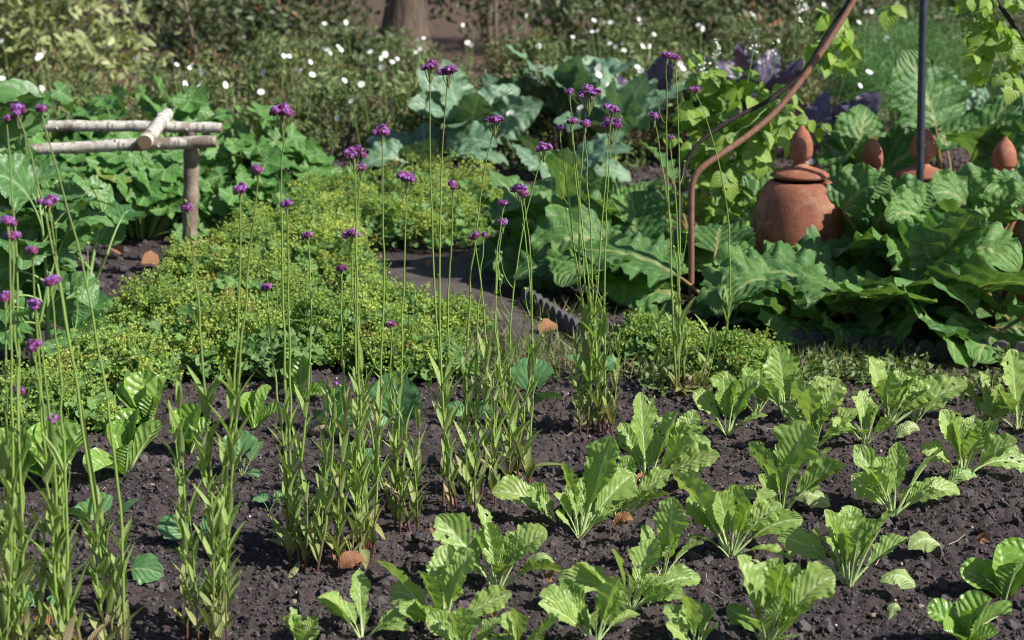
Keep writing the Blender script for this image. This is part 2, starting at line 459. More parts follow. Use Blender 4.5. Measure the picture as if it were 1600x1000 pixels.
def lathe(mb, prof, centre, seg=40, mi=0, wob=0.0):
    th = np.linspace(0, 2 * np.pi, seg, endpoint=False)
    P = np.array(prof, float)
    c = np.array(centre, float)
    k = 1 + wob * np.sin(2 * th + 0.7)
    V = np.stack([P[:, 0:1] * np.cos(th) * k, P[:, 0:1] * np.sin(th) * k, np.broadcast_to(P[:, 1:2], (len(P), seg))], -1) + c
    idx = np.arange(len(P) * seg).reshape(len(P), seg)
    nx = np.roll(idx, -1, axis=1)
    F = np.stack([idx[:-1], nx[:-1], nx[1:], idx[1:]], -1).reshape(-1, 4)
    UV = np.stack([np.broadcast_to(th[None] / 6.283, (len(P), seg)), np.broadcast_to(P[:, 1:2], (len(P), seg))], -1).reshape(-1, 2)
    mb.add(V.reshape(-1, 3), F, UV, 0.5, mi)

# small leaf templates: y = along, x = across, z = up; unit length
def t_ovate(w=0.28, sections=5, droop=0.25, fold=0.25, tipp=1.0):
    t = np.linspace(0, 1, sections)
    ww = w * np.sin(np.pi * t ** 0.8) ** 0.8
    ww[0] = 0.02; ww[-1] = 0.015 * tipp
    V, UV = [], []
    for a, b in zip(t, ww):
        for u in (-1, 0, 1):
            V.append((u * b, a, -droop * a * a + fold * abs(u) * b)); UV.append(((u + 1) / 2, a))
    F = [[i * 3 + j, i * 3 + j + 1, i * 3 + j + 4, i * 3 + j + 3] for i in range(sections - 1) for j in (0, 1)]
    return np.array(V), np.array(F), np.array(UV)
def t_needle(w=0.03):
    return np.array([(-w, 0, 0), (w, 0, 0), (w * .7, .55, .02), (-w * .7, .55, .02), (0, 1, -0.06)]), [np.array([[0, 1, 2, 3]]), np.array([[3, 2, 4]])], np.zeros((5, 2))
def t_lobed(lobes=5, depth=0.16, seg=25, cup=0.12, wav=0.06):
    """rounded lobed leaf with the stalk joining at the origin; y points to the tip"""
    V, UV = [(0, 0, 0)], [(0.5, 0.1)]
    for ri, rr in enumerate((0.42, 0.78, 1.0)):
        for i in range(seg):
            a = -2.75 + 5.5 * i / (seg - 1)
            r = (0.50 + 0.12 * math.cos(a)) * (1 + depth * math.cos(a * lobes) * rr ** 2 + (0.05 * (-1) ** i if ri == 2 else 0)) * rr
            V.append((r * math.sin(a), r * math.cos(a) + 0.02, cup * rr * rr + wav * rr * math.sin(a * 5 + 1) - 0.18 * max(0, math.cos(a)) * rr * rr))
            UV.append((0.5 + 0.5 * math.sin(a * 2.5) * rr, rr))
    tri = [[0, i + 2, i + 1] for i in range(seg - 1)]
    quad = [[1 + r * seg + i, 1 + r * seg + i + 1, 1 + (r + 1) * seg + i + 1, 1 + (r + 1) * seg + i] for r in range(2) for i in range(seg - 1)]
    return np.array(V), [np.array(tri), np.array(quad)], np.array(UV)
def t_rosette(k=6, w=0.33):
    V, F, UV = [], [], []
    for i in range(k):
        a = 6.283 * i / k + 0.3 * math.sin(i * 5)
        e = 0.35 + 0.5 * ((i * 7) % 3) / 2
        d = np.array((math.cos(a) * math.cos(e), math.sin(a) * math.cos(e), math.sin(e)))
        s = np.array((-math.sin(a), math.cos(a), 0))
        n = np.cross(s, d)
        L = 0.8 + 0.25 * ((i * 3) % 2)
        b = len(V)
        V += [d * 0.05, d * L * .5 + s * w * L * .8, d * L - n * .15, d * L * .5 - s * w * L * .8]
        F.append([b, b + 3, b + 2, b + 1]); UV += [(.5, 0), (1, .5), (.5, 1), (0, .5)]
    return np.array(V), np.array(F), np.array(UV)
def t_florets():
    V, F = [], []
    for i in range(5):
        a = 6.283 * i / 5
        b = len(V)
        for dr, da, z in ((0.12, 0, 0), (0.75, -0.42, .12), (1.0, -0.15, .05), (1.0, 0.15, .05), (0.75, 0.42, .12)):
            V.append((dr * math.cos(a + da), dr * math.sin(a + da), z))
        F.append([b, b + 1, b + 2, b + 3, b + 4])
    return np.array(V), np.array(F), np.full((len(V), 2), .5)

def frames(d, n):
    """(N,3) leaf direction, (N,3) up hint -> (N,3,3) with columns x, y(=d), z"""
    d = nrm(d)
    x = nrm(np.cross(d, n))
    z = np.cross(x, d)
    return np.stack([x, d, z], -1)
def scatter(mb, tpl, pos, d, n, size, rnd=None, mi=0):
    V, F, UV = tpl
    pos = np.asarray(pos, float); N = len(pos)
    if N == 0: return
    size = np.broadcast_to(np.asarray(size, float), (N,))
    Rm = frames(np.asarray(d, float), np.asarray(n, float))
    W = np.einsum('nij,kj->nki', Rm, V) * size[:, None, None] + pos[:, None, :]
    k = len(V)
    r = RG.uniform(0, 1, N) if rnd is None else np.broadcast_to(np.asarray(rnd, float), (N,))
    off = (np.arange(N) * k)[:, None, None]
    base = mb.n
    Fs = F if isinstance(F, list) else [F]
    first = True
    for f in Fs:
        ff = (f[None] + off).reshape(-1, f.shape[1])
        if first:
            mb.add(W.reshape(-1, 3), ff, np.tile(UV, (N, 1)), np.repeat(r, k), mi)
            first = False
        else:
            mb.f.append(ff + base); mb.mi.append(np.full(len(ff), mi, int))
            mb.v.append(np.zeros((0, 3))); mb.uv.append(np.zeros((0, 2))); mb.r.append(np.zeros(0))
def rdir(n, up=0.0):
    d = RG.normal(size=(n, 3)); d[:, 2] += up
    return nrm(d)

# ------------------------------------------------------------------ ground
def axis(a, b, step, lo, hi, grow=1.25):
    fine = list(np.arange(a, b, step))
    l, s = [], step
    x = a
    while x > lo:
        s *= grow; x -= s; l.append(x)
    h, s = [], step
    x = fine[-1]
    while x < hi:
        s *= grow; x += s; h.append(x)
    return np.array(l[::-1] + fine + h)
gx = axis(-1.75, 2.35, 0.0085, -150, 150)
gy = axis(3.35, 7.0, 0.0105, -60, 260)
X, Y = np.meshgrid(gx, gy)
def soil_z(X, Y):
    near = np.clip((7.3 - Y) / 0.8, 0, 1) * np.clip((Y - 2.5), 0, 1) * np.clip((3.2 - np.abs(X)), 0, 1)
    z = 0.018 * vnoise(X * 3, Y * 3, 1) + 0.012 * vnoise(X * 8, Y * 8, 2)
    c = np.abs(vnoise(X * 19, Y * 19, 3)) * 0.014 + np.abs(vnoise(X * 38 + 9, Y * 38, 4)) * 0.010 + vnoise(X * 62, Y * 62, 5) * 0.0055 + RG.uniform(-.0022, .0022, X.shape)
    return near * (z + c - 0.018) - (1 - near) * 0.012 + 0.006 * vnoise(X * 1.5, Y * 1.5, 7) * (1 - near)
Z = soil_z(X, Y)
def gz(p):
    return float(soil_z(np.array([p[0]]), np.array([p[1]]))[0])
idx = np.arange(X.size).reshape(X.shape)
F = np.stack([idx[:-1, :-1], idx[:-1, 1:], idx[1:, 1:], idx[1:, :-1]], -1).reshape(-1, 4)
tag(MB().add(np.stack([X, Y, Z], -1).reshape(-1, 3), F).build('ground', 'soil'), None, None, kind='structure')

def strip(name, left, right, z, mat, n=60):
    """a path between two edges given as pixel lists"""
    def line(px):
        P = np.array([G(*p) for p in px])
        s = np.concatenate([[0], np.cumsum(np.linalg.norm(np.diff(P, axis=0), axis=1))])
        q_ = np.linspace(0, s[-1], n)
        L = np.stack([np.interp(q_, s, P[:, k]) for k in range(3)], -1)
        L[:, 0] += 0.06 * vnoise(q_ * 6, q_ * 0 + len(px), 21) + 0.035 * vnoise(q_ * 17, q_ * 0 + 3, 22)
        return L
    A, B = line(left), line(right)
    k = 24
    V = np.stack([A + (B - A) * (j / k) for j in range(k + 1)], 1)
    V[:, :, 2] = z - 0.05 * np.abs(np.linspace(-1, 1, k + 1))[None, :] ** 6 + 0.004 * vnoise(V[:, :, 0] * 7, V[:, :, 1] * 7, 12)
    V[:, :, 2] -= 0.05 * (np.abs(np.linspace(-1, 1, n))[:, None] + .25 * vnoise(V[:, :, 0] * 5, V[:, :, 1] * 5, 13)).clip(0, 1.2) ** 10 + .0
    id2 = np.arange(n * (k + 1)).reshape(n, k + 1)
    Fq = np.stack([id2[:-1, :-1], id2[:-1, 1:], id2[1:, 1:], id2[1:, :-1]], -1).reshape(-1, 4)
    tag(MB().add(V.reshape(-1, 3), Fq).build(name, mat), None, None, kind='structure')
strip('path', [(800, 606), (752, 515), (640, 470), (580, 445), (600, 415), (690, 395)],
      [(905, 590), (880, 520), (802, 460), (795, 420), (790, 385)], 0.012, 'path')

# crumbs and clods of soil, grit
def icos(sub):
    bm = bmesh.new(); bmesh.ops.create_icosphere(bm, subdivisions=sub, radius=1)
    v = np.array([tuple(x.co) for x in bm.verts]); f = np.array([[x.index for x in g.verts] for g in bm.faces]); bm.free()
    return v, f
mb = MB()
for sub, cnt, lo, hi in ((2, 420, 0.012, 0.030), (2, 3000, 0.006, 0.019), (1, 42000, 0.003, 0.0095)):
    v, f = icos(sub)
    for var in range(6):
        vv = v * (1 + RG.uniform(-0.36, 0.36, (len(v), 1))) * np.array([1, U(.7, 1.1), U(.55, .8)])
        n = cnt // 6
        px = RG.uniform(-1.75, 2.3, n); py = 3.4 + 3.6 * RG.uniform(0, 1, n) ** 1.4
        s = lo + (hi - lo) * RG.uniform(0, 1, n) ** 2.2
        pz = soil_z(px, py) + s * 0.25
        scatter(mb, (vv, f, np.full((len(v), 2), .5)), np.stack([px, py, pz], -1), rdir(n), rdir(n, 1), s)
v, f = icos(1)
for var in range(5):
    vv = v * (1 + RG.uniform(-.36, .36, (len(v), 1))) * np.array([1, .9, .65])
    n = 4200
    px = RG.uniform(-4.2, 4.2, n); py = RG.uniform(6.9, 13, n)
    ok = (np.abs(px + .35) > .55) | (RG.uniform(0, 1, n) < .15) | (py > 8.6)
    px, py = px[ok], py[ok]; n = len(px)
    s = 0.006 + .022 * RG.uniform(0, 1, n) ** 2.5
    scatter(mb, (vv, f, np.full((len(v), 2), .5)), np.stack([px, py, soil_z(px, py) + s * .25], -1), rdir(n), rdir(n, 1), s)
tag(mb.build('soil_clods', 'clod', smooth=False), 'crumbs and small clods of dark soil lying over the bed', 'soil', kind='stuff')
mb = MB()
v, f = icos(1)
n = 900
px = RG.uniform(-1.75, 2.3, n); py = 3.4 + 3.4 * RG.uniform(0, 1, n) ** 1.3
s = 0.0012 + 0.0035 * RG.uniform(0, 1, n) ** 4
scatter(mb, (v * (1 + RG.uniform(-.25, .25, (len(v), 1))), f, np.full((len(v), 2), .5)), np.stack([px, py, soil_z(px, py) + s + 0.002], -1), rdir(n), rdir(n), s)
tag(mb.build('white_grit', 'speck'), 'pale grit and perlite sprinkled over the dark soil', 'grit', kind='stuff')
mb = MB()
for i in range(90):
    p = Vector((U(-1.7, 2.2), U(3.5, 6.8), 0)); p.z = gz(p) + 0.006
    a = U(0, 6.28); L = U(0.02, 0.08)
    d = Vector((math.cos(a), math.sin(a), U(-.05, .2))) * L
    tube(mb, [p, p + d * .5 + rv(.006), p + d], [0.0012, 0.001, 0.0007], 5, rnd=U(0, 1))
tag(mb.build('dry_stalk_litter', 'straw'), 'scattered bits of dry stalk and straw on the soil', 'litter', kind='stuff')

# ------------------------------------------------------------------ leafy crops, leaf by leaf
def face_normal(P0, P2, bias=None):
    d = Vector(P2) - Vector(P0)
    h = Vector((d.x, d.y, 0))
    el = math.atan2(d.z, max(h.length, 1e-3))
    h = h.normalized() if h.length > 1e-3 else Vector((0, 1, 0))
    n = -h * math.sin(el) + UP * math.cos(el)
    b = random.choice((1.1, 0.9, 0.5, -0.8, 0.2)) if bias is None else bias
    return n + Vector((U(-.3, .3), -b, 0.15 * b))

def crop_leaf(kind, root, P0, P2, wf=1.0, arch=None, bias=None):
    P0, P2 = Vector(P0), Vector(P2)
    d = P2 - P0
    L = d.length
    a = U(0.12, 0.32) if arch is None else arch
    P1 = P0 + d * 0.45 + UP * (L * a) + rv(0.03 * L)
    if d.z < L * 0.45:                     # an arching leaf that comes down again
        P1 = P0 + d * 0.45 + UP * (L * max(a, 0.35))
    N = face_normal(P0, P2, bias)
    mb = MB()
    rn = U(0, 1)
    if kind == 'mustard':
        sp, nn = blade(mb, (P0, P1, P2), L * U(.15, .23) * (.4 + .6 * wf), prof_mustard, N, nv=64, nu=13, holes=random.choice((0, 0, 1, 2, 4)), bite=.13, teeth=0.19, tfreq=U(14, 21), ruffle=L * U(.009, .024), rfreq=U(4, 6), fold=U(.2, .5), twist=U(-.6, .6), rumple=L * .006, rnd=rn)
        k = 40
        tube(mb, sp[:k] - nn[:k] * L * 0.006, np.linspace(L * .021, L * .006, k), 6, mi=1, cap=False)
        mats = ['mustard', 'mustard_rib']
    elif kind == 'lettuce':
        sp, nn = blade(mb, (P0, P1, P2), L * U(.27, .34) * wf, prof_lettuce, N, nv=34, nu=11, ruffle=L * U(.008, .018), rfreq=U(2, 3.5), fold=U(.25, .5), cup=U(.05, .35), twist=U(-.3, .3), rumple=L * .005, rnd=rn)
        k = 24
        tube(mb, sp[:k] - nn[:k] * L * 0.008, np.linspace(L * .035, L * .007, k), 6, mi=1, cap=False)
        mats = ['lettuce', 'mustard_rib']
    else:
        sp, nn = blade(mb, (P0, P1, P2), L * U(.24, .31) * wf, prof_round, N, nv=36, nu=9, teeth=0.10, tfreq=7, ruffle=L * U(.01, .025), rfreq=U(2, 3), fold=U(.05, .3), twist=U(-.4, .4), rumple=L * .006, rnd=rn)
        k = 24
        tube(mb, sp[:k] - nn[:k] * L * 0.004, np.linspace(L * .020, L * .005, k), 6, mi=1, cap=False)
        mats = [kind, 'stalk_green']
    return mb.build('leaf', mats, root)

CROP = {'mustard': ('mustard_plant', 'mustard plant', 'young mustard greens planted out on the soil'),
        'lettuce': ('lettuce_plant', 'lettuce', 'cos lettuces on the dark soil'),
        'cabbage': ('cabbage_seedling', 'young cabbage', 'young blue green cabbages among the verbena')}
def crop(kind, label, base, tips, extra=0, size=0.2):
    """base: the plant's foot; tips: where its longer leaves end (x, y[, depth offset[, width factor]]); extra: small inner leaves"""
    g = G(*base)
    g.z = gz(g) - 0.004
    nm, cat, grp = CROP[kind]
    root = thing(nm, label, cat, g, grp)
    for tp in tips:
        dy = tp[2] if len(tp) > 2 and tp[2] is not None else U(-0.07, 0.09)
        wf = tp[3] if len(tp) > 3 else 1.0
        P2 = PY(tp[0], tp[1], g.y + dy)
        P2.z = max(P2.z, 0.012)
        P0 = g + Vector(((P2.x - g.x) * .05, dy * .1, 0.004))
        crop_leaf(kind, root, P0, P2, wf)
    for i in range(extra):
        a = 2.4 * i + U(0, 6.28)
        el = R(U(30, 80))
        L = size * U(.6, 1.1)
        d = Vector((math.cos(a) * math.cos(el), math.sin(a) * math.cos(el), math.sin(el)))
        crop_leaf(kind, root, g + d * 0.01, g + d * L, 1.0)
    return root

MUSTARD = [
 ('mustard plant with long arching leaf and white midrib, in front of the orange fallen leaf', (692, 992), [(588, 876, .02), (655, 893, -.03), (722, 872, .05, 1.25), (800, 928, .02), (700, 850, .10), (735, 965, -.10), (610, 925, .12)], 2, .14),
 ('small mustard plant with one leaf arching toward the verbena clump, beside bottom edge', (566, 1004), [(497, 934, .02), (640, 985, -.05), (575, 950, .08)], 1, .10),
 ('mustard plant whose big leaf bends over beside the orange fallen leaf', (776, 918), [(682, 806, .06), (745, 786, .10), (855, 830, .03, 1.2), (878, 892, -.04, 1.3), (800, 835, .05), (728, 900, .1)], 2, .12),
 ('mustard plant with one broad leaf lying out flat beside the verbena', (872, 812), [(768, 770, .02, 1.45), (905, 752, .06), (845, 790, .10)], 1, .10),
 ('tall mustard plant with two pale upright stalks near the verbena row', (905, 832), [(958, 682, .04, 1.2), (878, 722, .02), (868, 800, -.04), (990, 740, .10), (945, 812, -.08), (925, 740, .1)], 1, .12),
 ('mustard plant in the gap right of two pale upright stalks', (967, 806), [(935, 735, .03), (985, 712, .05), (1048, 735, .03), (1020, 765, -.05)], 1, .12),
 ('mustard plant with single tall leaf standing above a bent dark leaf', (1010, 748), [(1000, 612, .04), (1062, 640, .05, 1.2), (935, 700, -.03), (1110, 690, .06), (1125, 712, -.06, 1.3), (970, 660, .1)], 2, .14),
 ('mustard plant with broad spoon leaves nearest the verbena, third row back', (1136, 678), [(1130, 590, .02, 1.4), (1185, 592, .05, 1.2), (1084, 612, .02), (1175, 655, -.05), (1100, 660, -.05)], 2, .12),
 ('mustard plant with narrow upright pair of leaves, alone in bare soil', (1036, 893), [(1052, 776, .01, 1.1), (1002, 820, .03), (1100, 850, .05)], 0, .1),
 ('mustard plant with toothed leaf reaching far toward the verbena and sprawling lower leaves', (1142, 866), [(1052, 742, .03), (1150, 756, .02, 1.3), (1255, 812, .02), (1068, 842, -.03), (1235, 880, -.08), (1105, 765, .08), (1200, 790, .10)], 3, .14),
 ('mustard plant with tall overlapping leaves in the middle of the second row', (1222, 792), [(1170, 690, .02), (1185, 742, -.03), (1262, 660, .04, 1.2), (1300, 700, .04, 1.2), (1320, 725, -.04), (1235, 700, .08), (1150, 770, .05)], 2, .14),
 ('mustard plant with crinkled upright leaves behind the second row', (1272, 706), [(1245, 592, .03, 1.2), (1310, 590, .04, 1.3), (1340, 640, .03), (1220, 630, .05), (1325, 670, -.03), (1280, 610, .1)], 3, .14),
 ('mustard plant standing clear on bare soil with tight upright fan of leaves', (1326, 910), [(1288, 796, .01), (1312, 800, .05), (1405, 796, .00, 1.25), (1345, 826, -.04), (1420, 840, .08), (1215, 840, .04), (1330, 790, .08)], 1, .12),
 ('mustard plant with one narrow holed leaf standing up in its centre', (1396, 802), [(1402, 690, .02, .8), (1330, 742, .00), (1462, 748, .03, 1.2), (1480, 700, .06), (1355, 730, -.05), (1500, 770, .1), (1425, 760, -.05)], 2, .14),
 ('mustard plant sheltering a pale wilted leaf, toward the frame edge', (1504, 750), [(1470, 640, .02, 1.2), (1525, 662, .03, 1.2), (1560, 655, .05), (1590, 690, -.04), (1438, 700, .0), (1498, 660, .08), (1610, 730, .05)], 2, .12),
 ('mustard plant in the back row with one leaf arching over the weeds', (1388, 664), [(1358, 558, .02), (1392, 580, .05, 1.3), (1440, 575, .06), (1512, 600, .02), (1450, 610, -.04), (1340, 620, .05)], 2, .13),
 ('small mustard plant squeezed between taller ones behind the long holed leaf', (1352, 696), [(1330, 620, .02), (1378, 630, .04), (1400, 660, -.02), (1345, 610, .08)], 1, .1),
 ('big mustard plant cut by bottom edge with tall dark leaf on one side', (1198, 1012), [(1152, 868, .03, 1.1), (1218, 872, .06), (1222, 930, -.05, 1.2), (1305, 900, .04, 1.1), (1135, 950, .08), (1270, 950, -.06), (1245, 880, .10)], 3, .14),
 ('mustard plant at bottom edge with rounded leaf folded toward the soil', (1088, 1020), [(1072, 940, .02, 1.3), (1120, 950, .04), (1040, 975, -.04)], 2, .1),
 ('mustard plant with broad leaf laid along the soil, behind the shaded ribbed leaf', (985, 962), [(900, 880, .05), (955, 858, .06), (872, 905, .03, 1.3), (1095, 905, .06, 1.1), (1018, 900, .02), (1070, 935, -.06)], 2, .12),
 ('mustard plant at bottom edge with large ribbed leaf half in shade', (930, 1012), [(962, 915, .02, 1.5), (905, 955, .0, 1.3), (842, 930, .03, 1.2), (1000, 960, .08), (880, 905, .10)], 1, .12),
 ('mustard plant cut by bottom edge with one rounded leaf lying low', (812, 1030), [(790, 985, .0, 1.4), (850, 990, .05), (770, 1000, .1)], 1, .1),
 ('mustard plant with single upright leaf between two clumps at bottom edge', (728, 1030), [(722, 950, .0, 1.5), (770, 1000, .05), (690, 985, .08)], 1, .1),
 ('lone short mustard leaf pair by verbena foot at bottom edge', (470, 1024), [(445, 962, .0, 1.3), (500, 985, .04)], 0, .1),
 ('mustard plant in back row under the drooping grey rhubarb leaf', (1228, 655), [(1212, 540, .02, 1.2), (1250, 575, .05), (1190, 600, -.03), (1275, 600, .05), (1300, 590, .08)], 2, .12),
 ('low mustard plant between back row and the edging, nearest tall verbena', (1182, 640), [(1160, 575, .02), (1200, 590, .04), (1150, 610, -.04), (1110, 590, .08)], 2, .1),
 ('mustard plant in back row with flat fan of leaves before the scalloped edging', (1430, 655), [(1415, 600, .02), (1460, 590, .04), (1400, 625, -.03), (1480, 625, .02)], 2, .1),
 ('mustard plant with crinkled leaf in the back row near frame edge', (1542, 650), [(1530, 580, .02), (1565, 600, .04), (1500, 595, .02), (1585, 620, -.02)], 2, .1),
 ('mustard plant cut by the frame edge in the back row', (1592, 658), [(1578, 545, .02, 1.2), (1612, 580, .04), (1560, 610, -.03)], 2, .1),
 ('young mustard plant behind the tall leaf, close to verbena with seven heads', (1062, 712), [(1040, 650, .03), (1085, 640, .05, 1.2), (1110, 665, .02)], 2, .1),
 ('tiny mustard seedling on bare soil in front of the tall verbena', (1230, 745), [(1180, 700, .0), (1225, 720, .03)], 2, .08),
]
for lb_, b_, t_, e_, z_ in MUSTARD: crop('mustard', lb_, b_, t_, e_ + 4, z_ * 1.55)

LETTUCE = [
 ('cos lettuce with spreading narrow leaves, alone on soil below the yellow mounds', (196, 728), [(190, 655, .05, .9), (252, 660, .03, .7), (140, 745, -.12, 1.2), (212, 640, .08, .8), (170, 660, .02, .7)], 1, .12),
 ('cos lettuce with blistered upright leaves beside the verbena clump', (296, 702), [(310, 632, .02, 1.3), (282, 640, .05), (262, 672, .0), (330, 660, .04)], 2, .12),
 ('large cos lettuce behind the blurred verbena stems', (92, 744), [(60, 660, .04, 1.2), (90, 655, .08, 1.2), (128, 665, .02, 1.1), (40, 690, .0, 1.2), (120, 700, -.06)], 3, .14),
 ('cos lettuce cut by the frame edge behind blurred stems', (14, 752), [(5, 668, .03, 1.3), (40, 690, .05, 1.2), (-30, 690, .02, 1.2), (22, 720, -.05, 1.2)], 2, .14),
 ('pale cos lettuce with rounded outer leaf, nearest the yellow mounds', (232, 660), [(220, 580, .05, 1.1), (180, 610, .03, 1.1), (262, 590, .06), (250, 628, -.03, 1.1), (200, 590, .08)], 2, .12),
 ('cos lettuce under the dusky broad leaves', (150, 662), [(150, 604, .05, 1.1), (118, 640, .02, 1.2), (175, 620, .04), (160, 640, -.03)], 2, .11),
 ('cos lettuce with two tall upright leaves among verbena stems', (468, 622), [(472, 556, .02, .9), (455, 562, .05, .9), (510, 618, -.02), (440, 600, .02)], 1, .1),
 ('spreading cos lettuce in front of the yellow mounds, behind bushy verbena', (398, 662), [(388, 612, .03, 1.2), (425, 606, .05), (372, 630, .02), (440, 640, -.02)], 2, .11),
 ('cos lettuce with glossy bulging leaves in the bottom corner', (1508, 1012), [(1448, 955, .02, 1.3), (1498, 940, .06, 1.2), (1550, 935, .02, 1.2), (1580, 960, .05), (1475, 985, -.05, 1.2), (1530, 965, -.03, 1.1)], 3, .12),
 ('cos lettuce with ribbed upright leaf, upper of two in the corner', (1570, 925), [(1560, 850, .03, 1.3), (1500, 890, .02, 1.1), (1610, 850, .05, 1.2), (1590, 880, -.04, 1.2), (1530, 905, .08)], 2, .12),
]
for row in LETTUCE: crop('lettuce', *row)
CABBAGE = [
 ('flat blue green cabbage seedling in front of the blurred stems', (178, 905), [(150, 846, .05, 1.2), (215, 838, .06, 1.1), (255, 900, -.02, 1.1), (130, 900, .0), (185, 872, -.08, 1.3)], 0),
 ('cabbage seedling with raised round leaf behind the blurred stems', (165, 825), [(218, 780, .02, 1.1), (118, 790, .04, 1.2), (150, 770, .08, 1.2), (100, 800, .0)], 0),
 ('cabbage seedling with nibbled leaf beside the bushy verbena', (312, 850), [(246, 820, .02, 1.3), (338, 800, .05)], 0),
 ('pale cabbage seedling tucked in the bottom corner among stems', (72, 962), [(20, 940, .02, 1.2), (95, 930, .05, 1.2), (40, 985, -.02)], 0),
 ('young cabbage with veined leaf between lettuces and tall verbena', (378, 742), [(372, 672, .04, 1.3), (350, 690, .02, 1.2), (412, 690, .05, 1.2), (405, 760, -.06)], 1, .1),
 ('young cabbage behind stems of the verbena with the big round head', (515, 672), [(500, 592, .04, 1.3), (540, 600, .06, 1.2), (488, 640, .0), (560, 640, .02)], 1, .1),
 ('young cabbage amid the thickest verbena stems', (612, 690), [(618, 580, .06, 1.3), (655, 612, .03, 1.2), (580, 630, .03, 1.2), (640, 650, -.04)], 1, .1),
 ('young cabbage with a single leaf lying flat on the soil', (735, 660), [(778, 632, .0, 1.2), (700, 632, .05, 1.1)], 0),
 ('young cabbage with round leaf spread flat between two verbena clumps', (812, 642), [(880, 624, -.02, 1.4), (840, 560, .15, 1.2)], 0),
 ('young cabbage near the fallen leaf on the path', (930, 590), [(880, 555, .08, 1.1), (905, 560, .04), (965, 560, .05)], 1, .1),
 ('shaded cabbage seedling beneath the leaning verbena', (560, 735), [(535, 690, .03, 1.2), (580, 700, .05, 1.1), (600, 730, -.02)], 0),
 ('cabbage seedling peeping out behind bushy verbena foot', (420, 800), [(400, 775, .05, 1.2), (445, 770, .03, 1.1)], 0),
]
for row in CABBAGE: crop('cabbage', *row)

# ------------------------------------------------------------------ verbena
LANCE = t_ovate(0.085, 6, 0.10, 0.6)
LANCE_W = t_ovate(0.135, 6, 0.2, 0.5)
FLO = t_florets()
CAL = (np.array([(-.3, 0, -.3), (.3, 0, -.3), (.3, 0, .3), (-.3, 0, .3), (-.5, 1, -.5), (.5, 1, -.5), (.5, 1, .5), (-.5, 1, .5)]),
       np.array([[0, 1, 5, 4], [1, 2, 6, 5], [2, 3, 7, 6], [3, 0, 4, 7], [4, 5, 6, 7]]), np.full((8, 2), .5))
def flower_head(parent, c, w, bloom=1.0):
    """w: width of the head in metres"""
    mb = MB()
    k = max(1, int(round((w / 0.0175) ** 1.75)))
    subs = []
    for i in range(k):
        a = 2.4 * i; r = w * 0.40 * math.sqrt((i + .3) / k)
        subs.append(Vector(c) + Vector((r * math.cos(a), r * math.sin(a) * .9, U(-.15, .12) * w - (r / w) ** 2 * w * .5)))
    for s_ in subs:
        R0 = min(0.0092, w * .42) * U(.85, 1.15)
        n = 30
        th = RG.uniform(0, 6.283, n); ct = RG.uniform(-0.45, 1, n)
        st = np.sqrt(1 - ct ** 2)
        d = np.stack([st * np.cos(th), st * np.sin(th), ct], -1)
        p0 = np.array(s_)
        scatter(mb, CAL, p0 + d * R0 * .35, d, rdir(n), R0 * .62, mi=0)
        m = d[:, 2] > (0.05 if bloom > .5 else 0.5)
        dd = d[m]
        keep = RG.uniform(0, 1, len(dd)) < 0.35 + .5 * bloom
        dd = dd[keep]
        tilt = nrm(dd + RG.normal(scale=.35, size=dd.shape))
        tang = nrm(np.cross(tilt, rdir(len(dd))))
        scatter(mb, FLO, p0 + dd * R0 * 1.12, tang, tilt, R0 * U(.30, .40), mi=1)
        if k > 1:
            foot = Vector(c) - UP * w * 1.0
            tube(mb, [foot, foot * .5 + s_ * .5 - UP * .004, s_], 0.0011, 4, mi=2, cap=False)
    return mb.build('flower_head', ['calyx', 'floret', 'verb_stem'], parent, smooth=False)

